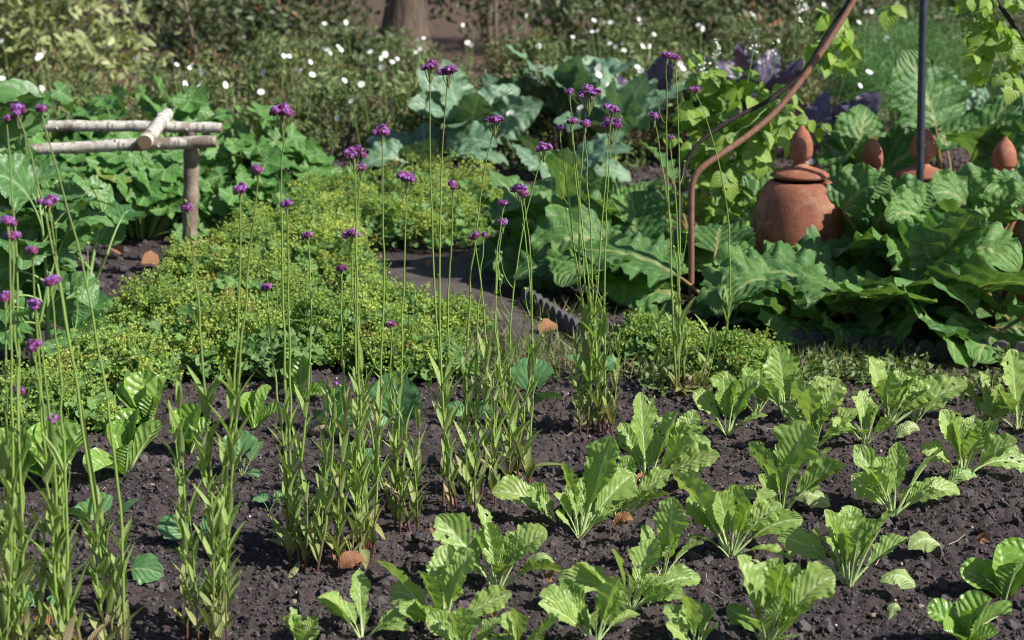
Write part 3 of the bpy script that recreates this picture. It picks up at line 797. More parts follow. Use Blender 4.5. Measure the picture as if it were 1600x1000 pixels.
def verbena(label, base, stems, bushy=0.42, nleaf=1.0, shoots=3, lean=0.06):
    """stems: (head x, head y, head width px at 570 px/m, [mid x, mid y]) in the photograph"""
    g = G(*base); g.z = gz(g) - 0.005
    root = thing('verbena_plant', label, 'verbena', g, 'tall purple verbena plants')
    scale = FPX / (g.y * 1.03)
    for i, s_ in enumerate(stems):
        hx, hy, hw = s_[:3]
        foot = g + Vector((U(-.045, .045), U(-.05, .05), 0))
        top = PY(hx, hy, foot.y + U(-lean, lean))
        mid = PY(s_[3], s_[4], foot.y * .6 + top.y * .4) if len(s_) > 4 else foot.lerp(top, 0.45) + Vector((U(-.012, .012), U(-.012, .012), 0))
        c1 = mid * 2 - foot * .5 - top * .5
        pts = bez((foot, c1, top - UP * 0.012), np.linspace(0, 1, 26))
        pts[3:-1] += np.repeat(RG.normal(scale=.0014, size=(12, 3)), 2, 0)[:22]
        Lh = top.z - foot.z
        mb = MB()
        tube(mb, pts, np.linspace(0.0042, 0.0017, 26), 6)
        for _ in range(random.choice((0, 1, 1, 2))):           # thin side branches with a bud
            j = random.randrange(9, 19)
            a_ = U(0, 6.28); b0 = Vector(pts[j]); ln = U(.05, .13)
            o_ = Vector((math.cos(a_), math.sin(a_), 0))
            tp = b0 + o_ * ln * .35 + UP * ln
            tube(mb, bez((b0, b0 + o_ * ln * .35 + UP * ln * .3, tp), np.linspace(0, 1, 7)), np.linspace(.0016, .0009, 7), 5)
            scatter(mb, CAL, [np.array(tp)] * 6, rdir(6, .8), rdir(6), [.005] * 6, mi=0)
        st = mb.build('stem', ['verb_stem', 'calyx'], root)
        lf = MB()
        Pz = pts[:, 2] - g.z
        az = U(0, 3.14)
        z = 0.03
        while z < Lh * .93:
            j = np.interp(z, Pz, np.arange(26))
            p = np.array([np.interp(j, np.arange(26), pts[:, k]) for k in range(3)])
            dens = z / bushy
            size = (0.105 if z < bushy else 0.075 * max(.25, 1.5 - z / bushy)) * U(.7, 1.15)
            for sgn in (0, math.pi):
                if U(0, 1) < (0.78 if z < bushy else .5) * nleaf:
                    e = R(U(58, 86))
                    a = az + sgn + U(-.3, .3)
                    d = np.array((math.cos(a) * math.cos(e), math.sin(a) * math.cos(e), math.sin(e)))
                    n_ = np.array((-math.cos(a), -math.sin(a), .6))
                    low = z < U(.03, .12)
                    if low and U(0, 1) < .35: d[2] = U(-.3, .4)
                    scatter(lf, LANCE_W if low or U(0, 1) < .12 else LANCE, [p], [d], [n_], [size], mi=1 if low else 0)
            az += 1.57 + U(-.3, .3)
            z += U(.045, .075) if z < bushy else U(.10, .17)
        if lf.n: lf.build('foliage', ['verb_leaf', 'verb_low'], st)
        flower_head(st, top, hw / scale * 1.15, bloom=.9 if hw > 18 else U(.3, .9))
    # short leafy shoots without flowers
    for i in range(int(shoots * .65)):
        foot = g + Vector((U(-.10, .10), U(-.10, .10), 0))
        H = U(.18, .40) * (bushy / .42)
        top = foot + Vector((U(-.06, .06), U(-.06, .06), H))
        pts = bez((foot, foot.lerp(top, .5) + rv(.015), top), np.linspace(0, 1, 12))
        mb = MB(); tube(mb, pts, np.linspace(.003, .0015, 12), 5)
        st = mb.build('shoot', 'verb_stem', root)
        lf = MB(); z = 0.03; az = U(0, 3)
        while z < H:
            p = np.array(foot.lerp(top, z / H))
            for sgn in (0, math.pi):
                e = R(U(55, 85)); a = az + sgn
                low = z < U(.04, .15)
                d = np.array((math.cos(a) * math.cos(e), math.sin(a) * math.cos(e), math.sin(e)))
                scatter(lf, LANCE_W if low else LANCE, [p], [d], [np.array((-math.cos(a), -math.sin(a), .6))], [U(.06, .105)], mi=1 if low else 0)
            az += 1.57; z += U(.045, .07)
        lf.build('foliage', ['verb_leaf', 'verb_low'], st)
    return root

VERBENA = [
 ('tallest verbena with two joined heads rising past the grey green kale', (694, 796), [(672, 101, 26, 681, 480), (700, 110, 24, 686, 470), (708, 289, 15, 700, 520)], .40, 1, 6),
 ('verbena with flat wide head over a smaller one and leaning thin stem', (582, 860), [(553, 236, 32, 560, 560), (564, 263, 18, 556, 560), (597, 203, 22, 597, 540), (533, 421, 14, 540, 640)], .45, 1, 6),
 ('verbena with ragged single head hanging over yellow mound', (628, 812), [(635, 276, 26, 627, 560), (549, 364, 24, 570, 620), (613, 508, 14, 614, 670)], .45, 1, 6),
 ('verbena whose stem leans outward to a small flat head', (742, 772), [(773, 187, 24, 735, 450), (742, 369, 12, 760, 560), (755, 366, 9, 745, 560)], .42, 1, 6),
 ('verbena with cluster of four small heads over the path', (812, 742), [(811, 294, 22, 832, 520), (818, 302, 16, 830, 540), (786, 319, 12, 779, 560), (786, 346, 16, 780, 560), (850, 229, 22, 800, 480)], .40, 1, 6),
 ('verbena with bouquet of seven heads in front of the rhubarb leaves', (934, 668), [(920, 141, 34, 905, 400), (890, 143, 14, 915, 400), (875, 199, 14, 900, 400), (893, 189, 16, 912, 410), (914, 192, 16, 925, 410), (955, 169, 20, 935, 420), (957, 190, 32, 945, 420)], .40, 1, 8),
 ('verbena standing against the rusty rod, with faded tiny top heads', (1066, 612), [(1022, 181, 16, 1055, 400), (1047, 214, 8, 1060, 400), (1042, 86, 14, 1044, 300), (1055, 90, 10, 1062, 360)], .34, 1, 5),
 ('lone verbena stem bowing across the rusty rod with one small head', (1112, 592), [(1087, 139, 16, 1140, 370)], .28, .9, 2),
 ('verbena with big round head before the birch post', (452, 872), [(440, 172, 36, 443, 500), (448, 319, 14, 452, 560), (480, 368, 14, 482, 600), (417, 449, 12, 436, 640)], .42, 1, 6),
 ('bushy leafy verbena with slender stems bearing three small violet heads', (345, 985), [(375, 293, 22, 366, 600), (403, 263, 18, 376, 560), (292, 326, 14, 320, 600)], .60, 1.2, 12),
 ('verbena stems without heads between two flowering clumps', (512, 880), [(522, 600, 8, 518, 740)], .45, 1, 8),
 ('blurred verbena with long brown stem crossing the dusky leaves', (205, 1012), [(27, 172, 24, 100, 480), (65, 172, 14, 170, 640), (76, 313, 26, 130, 660)], .34, .8, 1),
 ('blurred verbena with dense green stems and five pink purple heads', (112, 1040), [(80, 440, 26, 100, 720), (55, 476, 22, 85, 740), (52, 540, 24, 75, 760), (84, 656, 20, 100, 820), (50, 392, 18, 75, 700)], .50, .9, 6),
 ('blurred verbena cut by the frame edge with paired purple heads', (22, 1050), [(12, 345, 24, 20, 700), (18, 366, 26, 30, 700), (8, 462, 26, 10, 740), (10, 185, 12, 30, 600), (30, 608, 20, 35, 800)], .50, .9, 6),
]
for row in VERBENA: verbena(*row)

# ------------------------------------------------------------------ rhubarb
def big_leaf(root, foot, a, sl, bl, el=60, droop=0.5, mat='rhubarb', stalk='stalk_red', wide=0.48, ruffle=.045, tilt=None, prof=prof_heart, rs=.010, fold=.12, teeth=.10, gaps=()):
    """a: compass angle it grows to; sl: stalk length; bl: blade length; droop: how far the blade's tip falls"""
    h = Vector((math.cos(a), math.sin(a), 0))
    def dr(deg): return h * math.cos(R(deg)) + UP * math.sin(R(deg))
    d0 = dr(el)
    P = foot + d0 * sl
    e2 = el - droop * 125
    Q1 = P + dr(el - 8) * bl * .5
    Q2 = Q1 + dr(e2) * bl * .58 + rv(.06 * bl)
    Q2.z = max(Q2.z, 0.03)
    em = R((el + e2) / 2)
    if gaps:                               # the leaves part round the pots: this one would lie over a pot
        sd = h.cross(UP) * bl * .25
        for q_ in bez((P, Q1, Q2), np.linspace(.05, .95, 6)):
            for k_ in (-1, 0, 1):
                px, py = view(q_ + np.array(sd) * k_)
                if any(x0 < px < x1 and y0 < py < y1 and q_[1] < yy for x0, y0, x1, y1, yy in gaps):
                    return False
    mb = MB()
    pts = bez((foot, foot + d0 * sl * .5 + UP * .02, P), np.linspace(0, 1, 10))
    N = -h * math.sin(em) + UP * math.cos(em) + Vector((U(-.2, .4), random.choice((-.15, -.3, -.9, -1.2)), .1)) if tilt is None else Vector(tilt)
    sp, nn = blade(mb, (P, Q1, Q2), bl * wide * U(.9, 1.1), prof, N + rv(.35), nv=44, nu=17, bite=.13, teeth=teeth, tfreq=U(9, 13), ruffle=bl * ruffle, rfreq=U(3, 5), fold=fold * U(.4, 1.6), twist=U(-.9, .9), rumple=bl * .010)
    if gaps:
        V = np.concatenate(mb.v)[::3]
        c_, s_ = math.cos(PITCH), math.sin(PITCH)
        zz = V[:, 1] * c_ - (V[:, 2] - CAM_H) * s_
        px, py = 800 + FPX * V[:, 0] / zz, 500 - FPX * (V[:, 1] * s_ + (V[:, 2] - CAM_H) * c_) / zz
        for x0, y0, x1, y1, yy in gaps:
            if np.mean((px > x0) & (px < x1) & (py > y0) & (py < y1) & (V[:, 1] < yy)) > .012:
                return False
    lf = mb.build('leaf', [mat], root)
    mb = MB()
    allp = np.concatenate([pts[:-1], sp[:22] - nn[:22] * bl * .008])
    tube(mb, allp, np.concatenate([np.linspace(rs, rs * .75, 9), np.linspace(rs * .6, rs * .15, 22)]), 7, cap=False)
    mb.build('stalk', [stalk], lf)

def rhubarb(label, base, n=8, size=1.0, angs=None, els=(50, 82), sls=(.26, .42), drs=(.2, .9), name='rhubarb_plant', cat='rhubarb', grp='rhubarb plants in the edged bed', **kw):
    g = G(*base); g.z = -0.01
    root = thing(name, label, cat, g, grp)
    n = int(round(n * .72))
    for i in range(n * 8):
        if len(root.children) >= n: break
        a = (angs[i] if angs and i < len(angs) else 2.4 * i + U(-.4, .4))
        el = U(*els) if i % 4 else U(15, 40)
        big_leaf(root, g + Vector((U(-.05, .05), U(-.05, .05), 0)), a, size * U(*sls) * (1 if i % 4 else .75), size * random.choice((U(.24, .34), U(.34, .5))), el, U(*drs), ruffle=.055, teeth=.14, gaps=GAPS, **kw)
    return root
A_ = R
GAPS = [(1070, 270, 1092, 455, 7.2), (1172, 180, 1304, 345, 7.7), (1330, 205, 1378, 256, 8.0), (1400, 190, 1464, 282, 7.8), (1532, 205, 1582, 260, 8.0), (1578, 325, 1620, 372, 7.0)]
RHUB = [
 ('rhubarb plant with veined underside of one arched leaf showing, by the rusty rod', (1255, 520), 13, .9, [A_(190), A_(215), A_(160), A_(-60), A_(-100), A_(95), A_(40), A_(-140), A_(-80)], (35, 70), (.18, .32)),
 ('rhubarb plant with upright bright green leaf in front of the pots', (1452, 525), 15, 1.0, [A_(-95), A_(-140), A_(-40), A_(200), A_(-10), A_(-70), A_(150), A_(60), A_(-115)], (40, 80), (.20, .34)),
 ('rhubarb plant with red stalks cut by the frame edge', (1590, 525), 13, 1.0, [A_(-120), A_(-80), A_(180), A_(215), A_(120), A_(80), A_(-30), A_(-150)], (35, 75), (.20, .34)),
 ('rhubarb plant with drooping leaves screening the edging, middle of the front', (1360, 525), 13, 1.0, [A_(-90), A_(-125), A_(-60), A_(180), A_(0), A_(-100), A_(-30)], (25, 65), (.16, .30)),
 ('rhubarb plant with large dark leaves behind the bouquet of verbena', (985, 455), 16, .98, [A_(-100), A_(200), A_(150), A_(-50), A_(20), A_(90), A_(-130), A_(-75)], (30, 72), (.18, .36)),
 ('rhubarb plant with shaded drooping leaves overhanging the path', (862, 425), 16, .92, [A_(200), A_(230), A_(-90), A_(160), A_(-120), A_(20), A_(90), A_(-60), A_(180)], (30, 75), (.2, .38)),
 ('rhubarb plant behind the rusty rod, under the bean leaves', (1120, 480), 14, 1.0, [A_(-90), A_(-50), A_(-130), A_(0), A_(180), A_(-70)], (30, 75), (.18, .34)),
 ('rhubarb plant in front of the widest terracotta pot', (1350, 470), 13, .9, [A_(-60), A_(-30), A_(0), A_(90), A_(-75), A_(20)], (55, 74), (.28, .36), (.55, .95)),
 ('rhubarb plant between the pot with the dark pole and the frame edge', (1508, 474), 16, 1.0, None, (58, 76), (.31, .42), (.55, .95)),
 ('rhubarb plant behind the pots with blue green leaf above the finials', (1490, 352), 13, 1.1, None, (58, 85), (.34, .5)),
 ('rhubarb plant behind the small sunken pot', (1330, 340), 12, .95, None, (55, 82), (.28, .42)),
 ('rhubarb plant screening the pot behind the dark pole', (1415, 482), 16, 1.0, None, (58, 76), (.30, .40), (.55, .95)),
 ('rhubarb plant deep in the bed, right behind the widest pot', (1235, 375), 9, .9, None, (30, 70), (.2, .34)),
 ('rhubarb plant standing behind the bean vine', (1085, 385), 12, 1.0, None, (40, 78), (.2, .38)),
 ('smaller rhubarb plant farthest back beside the path', (985, 345), 10, .75, None, (25, 60), (.12, .24)),
 ('rhubarb plant beyond the pots at the frame edge', (1640, 390), 10, 1.0, None, (45, 80), (.24, .4)),
]
for r_ in RHUB: rhubarb(*r_)
# broad leaves held up in front of the rear pots, on stalks of the plant that screens them
scr = [o for o in bpy.data.objects if o.get('label', '').startswith('rhubarb plant screening')][0]
sg = Vector(parent_world(scr))
for (x0, y0, x1, y1, x2, y2, Yl, w_) in [(1318, 330, 1350, 292, 1392, 300, 6.95, .105), (1372, 345, 1412, 312, 1462, 322, 6.9, .11), (1520, 340, 1490, 296, 1446, 312, 6.98, .115),
                                         (1500, 330, 1532, 288, 1578, 300, 7.0, .10), (1560, 350, 1575, 305, 1615, 318, 6.9, .10), (1445, 360, 1425, 330, 1385, 345, 6.8, .12)]:
    P, Q1, Q2 = PY(x0, y0, Yl), PY(x1, y1 - 18, Yl - .03), PY(x2, y2, Yl - .10)
    mb = MB()
    sp, nn = blade(mb, (P, Q1, Q2), w_ * 1.05, prof_heart, (.15, -.75, .65), nv=44, nu=17, bite=.13, teeth=.14, tfreq=11, ruffle=.02, rfreq=4, fold=.1, twist=U(-.3, .3), rumple=.003)
    lf = mb.build('leaf', ['rhubarb'], scr)
    mb = MB(); fo = sg + Vector((U(-.06, .06), U(-.04, .06), 0))
    tube(mb, np.concatenate([bez((fo, fo.lerp(P, .5) + UP * .05, P), np.linspace(0, 1, 9))[:-1], sp[:22] - nn[:22] * .003]), np.concatenate([np.linspace(.010, .007, 8), np.linspace(.006, .0015, 22)]), 7, cap=False)
    mb.build('stalk', ['stalk_red'], lf)
# the grey leaf that has flopped on the edging
g = G(1340, 545); g.z = 0.0
lf_root = thing('drooping_leaf', 'large grey green rhubarb leaf flopped over the edging toward the mustard', 'rhubarb leaf', g)
mb = MB()
sp, nn = blade(mb, (PY(1335, 535, g.y + .05) , PY(1290, 505, g.y - .03), PY(1262, 572, g.y - .16)), .17, prof_heart, (-.2, -.5, .8), nv=30, nu=13, ruffle=.015, fold=-.25, rumple=.004, rnd=1.0)
mb.build('blade', ['kale'], lf_root)
mb = MB(); tube(mb, np.concatenate([[g + Vector((.22, .12, .04))], sp[:18] - nn[:18] * .004]), np.linspace(.008, .002, 19), 6)
mb.build('stalk', ['stalk_green'], lf_root)

# ------------------------------------------------------------------ terracotta forcing pots
def pot(label, px, base_y, H, body_r=0.195, fin_w=0.052, flange=.125):
    g = G(px, base_y)
    root = thing('forcing_pot', label, 'forcing pot', g, 'terracotta forcing pots in the rhubarb bed')
    hb = H - 0.245                       # top of the body, under the lid
    mb = MB()
    k_ = body_r / .205
    body = [(.212 * k_, 0), (.209 * k_, hb - .38), (.206 * k_, hb - .26), (.199 * k_, hb - .17), (.189 * k_, hb - .11), (.174 * k_, hb - .06), (.154 * k_, hb - .022), (.138 * k_, hb - .004), (.128 * k_, hb), (.11 * k_, hb), (.10 * k_, hb - .02)]
    P = np.array(body)
    lathe(mb, P, g, 48, wob=.006)
    mb.build('body', 'terracotta', root)
    mb = MB()
    z0 = hb + .0155
    lid = [(.001, z0 - .002), (flange * .9, z0 - .001), (flange, z0 + .004), (flange * .99, z0 + .014), (flange * .86, z0 + .026), (flange * .55, z0 + .040), (.040, z0 + .048), (.030, z0 + .062)]
    lathe(mb, lid, g, 44)
    lid_o = mb.build('lid', 'terracotta', root)
    mb = MB()
    z1 = z0 + .055
    fh = H - z1
    fin = [(.022, z1), (.024, z1 + fh * .06), (.036, z1 + fh * .13), (.046, z1 + fh * .2), (fin_w * .96, z1 + fh * .24), (fin_w * .97, z1 + fh * .27), (fin_w, z1 + fh * .38), (fin_w * .97, z1 + fh * .5), (fin_w * .87, z1 + fh * .64), (fin_w * .66, z1 + fh * .78), (fin_w * .42, z1 + fh * .88), (fin_w * .22, z1 + fh * .94), (fin_w * .14, z1 + fh * .99), (.001, z1 + fh)]
    lathe(mb, fin, g, 32)
    mb.build('finial', 'terracotta', lid_o)
pot('widest terracotta forcing pot, its whole lid and shoulders showing', 1243, 455, .745, .205, .052, .128)
pot('sunken terracotta pot showing only its dull finial between leaves', 1354, 420, .63, .18, .052, .11)
pot('terracotta pot standing behind the dark pole, lid rim showing', 1431, 440, .715, .19, .060, .12)
pot('terracotta pot showing just its sunlit finial near the frame edge', 1557, 425, .64, .18, .058, .11)
pot('terracotta pot with only its bare sunlit shoulder in view at frame edge', 1642, 500, .70, .2, .055, .13)

# ------------------------------------------------------------------ rusty arch, pole, birch frame
def smooth_pts(P, n=40, r=2):
    P = np.array([tuple(p) for p in P])
    s = np.concatenate([[0], np.cumsum(np.linalg.norm(np.diff(P, axis=0), axis=1))])
    q_ = np.linspace(0, s[-1], n)
    Q = np.stack([np.interp(q_, s, P[:, k]) for k in range(3)], -1)
    for _ in range(r):
        Q[1:-1] = (Q[:-2] + 2 * Q[1:-1] + Q[2:]) / 4
    return Q
Ya = G(1080, 478).y
arch = thing('plant_arch', 'bent rusty iron rod arch curving up over the bean vine', 'plant support', G(1080, 478))
pts = [PY(1080, 492, Ya), PY(1080, 400, Ya), PY(1080, 282, Ya), PY(1086, 268, Ya), PY(1110, 252, Ya + .02), PY(1165, 215, Ya + .08), PY(1210, 178, Ya + .14), PY(1255, 122, Ya + .2), PY(1290, 72, Ya + .26), PY(1330, 8, Ya + .32), PY(1365, -60, Ya + .38), PY(1405, -150, Ya + .42), PY(1440, -260, Ya + .45)]
mb = MB(); tube(mb, smooth_pts(pts, 90, 4), .0135, 10)
mb.build('rod', 'rust', arch)
Yb = Ya + .36
pts = [PY(1058, 440, Yb - .15), PY(1066, 262, Yb - .12), PY(1090, 222, Yb - .1), PY(1125, 198, Yb - .08), PY(1155, 180, Yb - .06), PY(1200, 159, Yb - .03), PY(1236, 132, Yb), PY(1262, 108, Yb), PY(1284, 66, Yb), PY(1322, 10, Yb), PY(1385, -100, Yb), PY(1440, -260, Ya + .45)]
mb = MB(); tube(mb, smooth_pts(pts, 80, 4), .010, 8)
mb.build('back_rod', 'black_rod', arch)
pts = [PY(1440, -260, Ya + .45), PY(1500, -110, Ya + .5), PY(1560, 5, Ya + .5), PY(1620, 90, Ya + .45), PY(1690, 180, Ya + .4), PY(1740, 260, Ya + .35), PY(1750, 520, Ya + .35)]
mb = MB(); tube(mb, smooth_pts(pts, 80, 4), .012, 8)
mb.build('far_rod', 'black_rod', arch)
pts = [PY(1560, 400, Ya - .25), PY(1590, 360, Ya - .2), PY(1640, 290, Ya - .15), PY(1700, 230, Ya - .1)]
mb = MB(); tube(mb, smooth_pts(pts, 30, 2), .010, 8)
mb.build('brace_rod', 'rust', arch)
Yp = G(1438, 452).y - .28
pole = thing('metal_pole', 'upright dark blue black pole standing among the pots', 'pole', Vector((PY(1438, 300, Yp).x, Yp, 0)))
xb, xt = PY(1437, 420, Yp), PY(1443, -150, Yp)
mb = MB(); tube(mb, smooth_pts([Vector((xb.x, Yp, -.02)), Vector((xb.x * .5 + xt.x * .5, Yp, .9)), Vector((xt.x, Yp, xt.z + .2))], 24), .0165, 14)
mb.build('shaft', 'pole', pole)
mb = MB(); lathe(mb, [(.0165, xt.z + .195), (.021, xt.z + .20), (.021, xt.z + .215), (.012, xt.z + .228), (.0005, xt.z + .232)], (xt.x, Yp, 0), 14)
mb.build('cap', 'pole', pole)

def log(name, a, b, r0, r1, mat, root, bend=.01):
    n = 26
    P = bez((a, a.lerp(b, .5) + rv(bend), b), np.linspace(0, 1, n))
    rr = np.linspace(r0, r1, n) * (1 + .05 * np.sin(np.arange(n) * 1.7) + RG.uniform(-.035, .035, n))
    P = P + RG.uniform(-.0015, .0015, P.shape)
    mb = MB(); tube(mb, P, rr, 16, capmi=1)
    for k in range(4):                     # knots
        i = random.randrange(3, n - 3)
        d = nrm(np.cross(P[i + 1] - P[i - 1], RG.normal(size=3)))
        tube(mb, [P[i] + d * rr[i] * .8, P[i] + d * rr[i] * 1.12, P[i] + d * rr[i] * 1.2], [rr[i] * .35, rr[i] * .27, rr[i] * .16], 8, capmi=1)
    return mb.build(name, [mat, 'log_end'], root)
gp = G(294, 432)
Yf = gp.y
bf = thing('birch_frame', 'low rustic frame of birch logs on a post beside broad leaves', 'log frame', gp)
log('post', Vector((gp.x, Yf, -.03)), PY(299, 225, Yf + .02), .034, .036, 'post_bark', bf, .006)
log('rail', PY(20, 236, Yf - .02), PY(338, 221, Yf - .045), .027, .029, 'birch', bf)
log('rail', PY(10, 197, Yf + .36), PY(346, 200, Yf + .34), .028, .026, 'birch', bf)
log('crossbar', PY(226, 222, Yf - .13), PY(262, 178, Yf + .48), .033, .030, 'birch', bf, .004)
log('back_post', Vector((PY(294, 400, Yf + .36).x, Yf + .36, -.03)), PY(299, 205, Yf + .34), .028, .026, 'post_bark', bf, .006)

# ------------------------------------------------------------------ edging tiles with scalloped tops
def edging_tile(x0, x1, h, label):
    d = (x1 - x0); L = d.length; d = d / L
    n_ = Vector((-d.y, d.x, 0))
    k = 3; m = 10
    top = []
    for i in range(k * m + 1):
        s_ = (i % m) / m if i < k * m else 0
        top.append((L * i / (k * m), h * (.62 + .38 * math.sqrt(max(0, math.sin(math.pi * s_))))))
    V, F = [], []
    for j, off in enumerate((-.014, .014)):
        for (s_, z) in top:
            for zz in (-.02, z - .006, z - .001 if j == 0 else z):
                o = off * (.75 if zz == z else 1)
                V.append(tuple(x0 + d * s_ + n_ * o + UP * zz))
    nn_ = len(top)
    def vid(j, i, q_): return (j * nn_ + i) * 3 + q_
    for i in range(nn_ - 1):
        for q_ in (0, 1):
            F.append([vid(0, i, q_), vid(0, i + 1, q_), vid(0, i + 1, q_ + 1), vid(0, i, q_ + 1)])
            F.append([vid(1, i + 1, q_), vid(1, i, q_), vid(1, i, q_ + 1), vid(1, i + 1, q_ + 1)])
        F.append([vid(0, i, 2), vid(0, i + 1, 2), vid(1, i + 1, 2), vid(1, i, 2)])
    for i in (0, nn_ - 1):
        for q_ in (0, 1):
            F.append([vid(0, i, q_), vid(0, i, q_ + 1), vid(1, i, q_ + 1), vid(1, i, q_)])
    tag(MB().add(np.array(V), np.array(F)).build('edging_tile', 'slate', origin=x0, smooth=False), label, 'edging tile', 'scalloped edging tiles round the rhubarb bed')
E_FRONT = 'grey scalloped edging tile along the front of the rhubarb bed'
E_SIDE = 'grey scalloped edging tile beside the path'
ca, cb, cc = G(778, 448), G(905, 530), G(1760, 578)
def run(a, b, label, n):
    for i in range(n):
        p, q_ = a.lerp(b, i / n), a.lerp(b, (i + .975) / n)
        j = Vector((0, U(-.008, .008), U(-.012, .006)))
        edging_tile(p + j, q_ + j + Vector((0, U(-.008, .008), 0)), .085, label)
run(ca.lerp(cb, .35), cb, E_SIDE, 3)
run(cb, cc, E_FRONT, 10)

# ------------------------------------------------------------------ broad leaved plants behind the birch frame, dusky plant at the frame edge
LOBED = [t_lobed(5, .14, 25, .10, .05), t_lobed(5, .2, 25, .16, .08), t_lobed(3, .12, 25, .05, .07)]
def broad_plant(label, c, rx, ry, h, n, size, mat='broad', name='broad_leaf_plant', cat='leafy plant', grp='broad leaved plants round the birch frame', lo=.12):
    c = Vector((c[0], c[1], -.01))
    root = thing(name, label, cat, c, grp)
    th = RG.uniform(0, 6.283, n); rr = np.sqrt(RG.uniform(0, 1, n))
    hz = h * (1 - .55 * rr ** 2) * (lo + (1 - lo) * RG.uniform(0, 1, n) ** .6)
    P = np.stack([c.x + rr * rx * np.cos(th), c.y + rr * ry * np.sin(th), hz], -1)
    P[:, :2] += RG.normal(scale=.02, size=(n, 2))
    out = np.stack([np.cos(th), np.sin(th), np.zeros(n)], -1)
    d = nrm(out + RG.normal(scale=.55, size=(n, 3)) * np.array([1, 1, .35]) + np.array([0, -.25, -.35]))
    nn_ = nrm(np.array([.35, -.45, .9]) + out * .35 + RG.normal(scale=.38, size=(n, 3)))
    mb = MB(); k = np.array_split(np.arange(n), 3)
    for t_, ii in zip(LOBED, k):
        scatter(mb, t_, P[ii], d[ii], nn_[ii], RG.uniform(.65, 1.25, len(ii)) * size)
    mb.build('foliage', mat, root)
    mb = MB()
    for i in range(n):
        f0 = np.array((c.x + (P[i, 0] - c.x) * .3, c.y + (P[i, 1] - c.y) * .3, 0))
        tube(mb, bez((f0, (f0 + P[i]) / 2 + np.array((0, 0, .25 * P[i, 2])), P[i]), np.linspace(0, 1, 6)), [.006, .005, .005, .004, .003, .0025], 5, cap=False)
    mb.build('stems', 'stalk_green', root)
def W(px, py, Y): p = PY(px, py, Y); return (p.x, p.y)
g1 = G(200, 375).y
broad_plant('broad leaved plant under the birch rails, a yellow leaf at its foot', W(215, 300, g1 + .12), .36, .28, .50, 85, .15)
broad_plant('broad leaved plant reaching above the rails beside the log crossbar', W(215, 200, g1 + 1.0), .45, .35, .80, 85, .18)
broad_plant('broad leaved plant behind the birch frame with pale rippled leaves', W(90, 250, g1 + .9), .45, .35, .74, 85, .17)
broad_plant('broad leaved plant right of the birch post, in full sun', W(375, 270, g1 + .75), .40, .32, .60, 85, .15)
broad_plant('broad leaved plant trailing low toward the yellow mounds', W(440, 300, g1 + .9), .36, .28, .45, 70, .14)
broad_plant('low broad leaved plant in the gap between post and mounds', W(370, 340, g1 + .25), .28, .2, .30, 60, .12)
broad_plant('broad leaved plant in shade behind the dusky plant', W(20, 330, g1 + .2), .36, .25, .52, 70, .15)
def dusky(label, base, n, size, angs=None):
    g = G(*base); g.z = -.01
    root = thing('dusky_leaf_plant', label, 'leafy plant', g, 'dusky large leaved plants at the frame edge')
    tops = []
    for k in range(5):
        tp = g + Vector((U(-.16, .16), U(-.14, .14), U(.35, .62) * size))
        P = bez((g + Vector((U(-.05, .05), U(-.05, .05), 0)), g.lerp(tp, .5) + rv(.03), tp), np.linspace(0, 1, 12))
        mb = MB(); tube(mb, P, np.linspace(.010, .005, 12), 7)
        mb.build('stem', 'stalk_green', root)
        tops.append(P)
    done = 0
    for i in range(n * 3):
        if done >= n: break
        a = angs[i] if angs and i < len(angs) else U(0, 6.28)
        foot = Vector(tops[i % 5][random.randrange(0, 12)])
        if big_leaf(root, foot, a, size * U(.08, .2), size * U(.17, .27), U(15, 75), U(.3, .9), gaps=[(150, 385, 250, 440, 99), (95, 180, 345, 250, 99)], mat='dusky', stalk='stalk_green', wide=.40, ruffle=.03, rs=.005) is not False:
            done += 1
dusky('dusky plant with big drooping leaves behind blurred verbena', (70, 560), 46, 1.0, [A_(-20), A_(20), A_(-60), A_(-90), A_(0), A_(40)])
dusky('tall dusky plant with folded grey leaf in front of the birch rails', (20, 470), 52, 1.15, [A_(-10), A_(10), A_(-40), A_(-80), A_(30)])
dusky('low dusky plant with broad dark leaf beside the bare soil', (125, 505), 26, .85, [A_(0), A_(-30), A_(30), A_(-70), A_(60)])

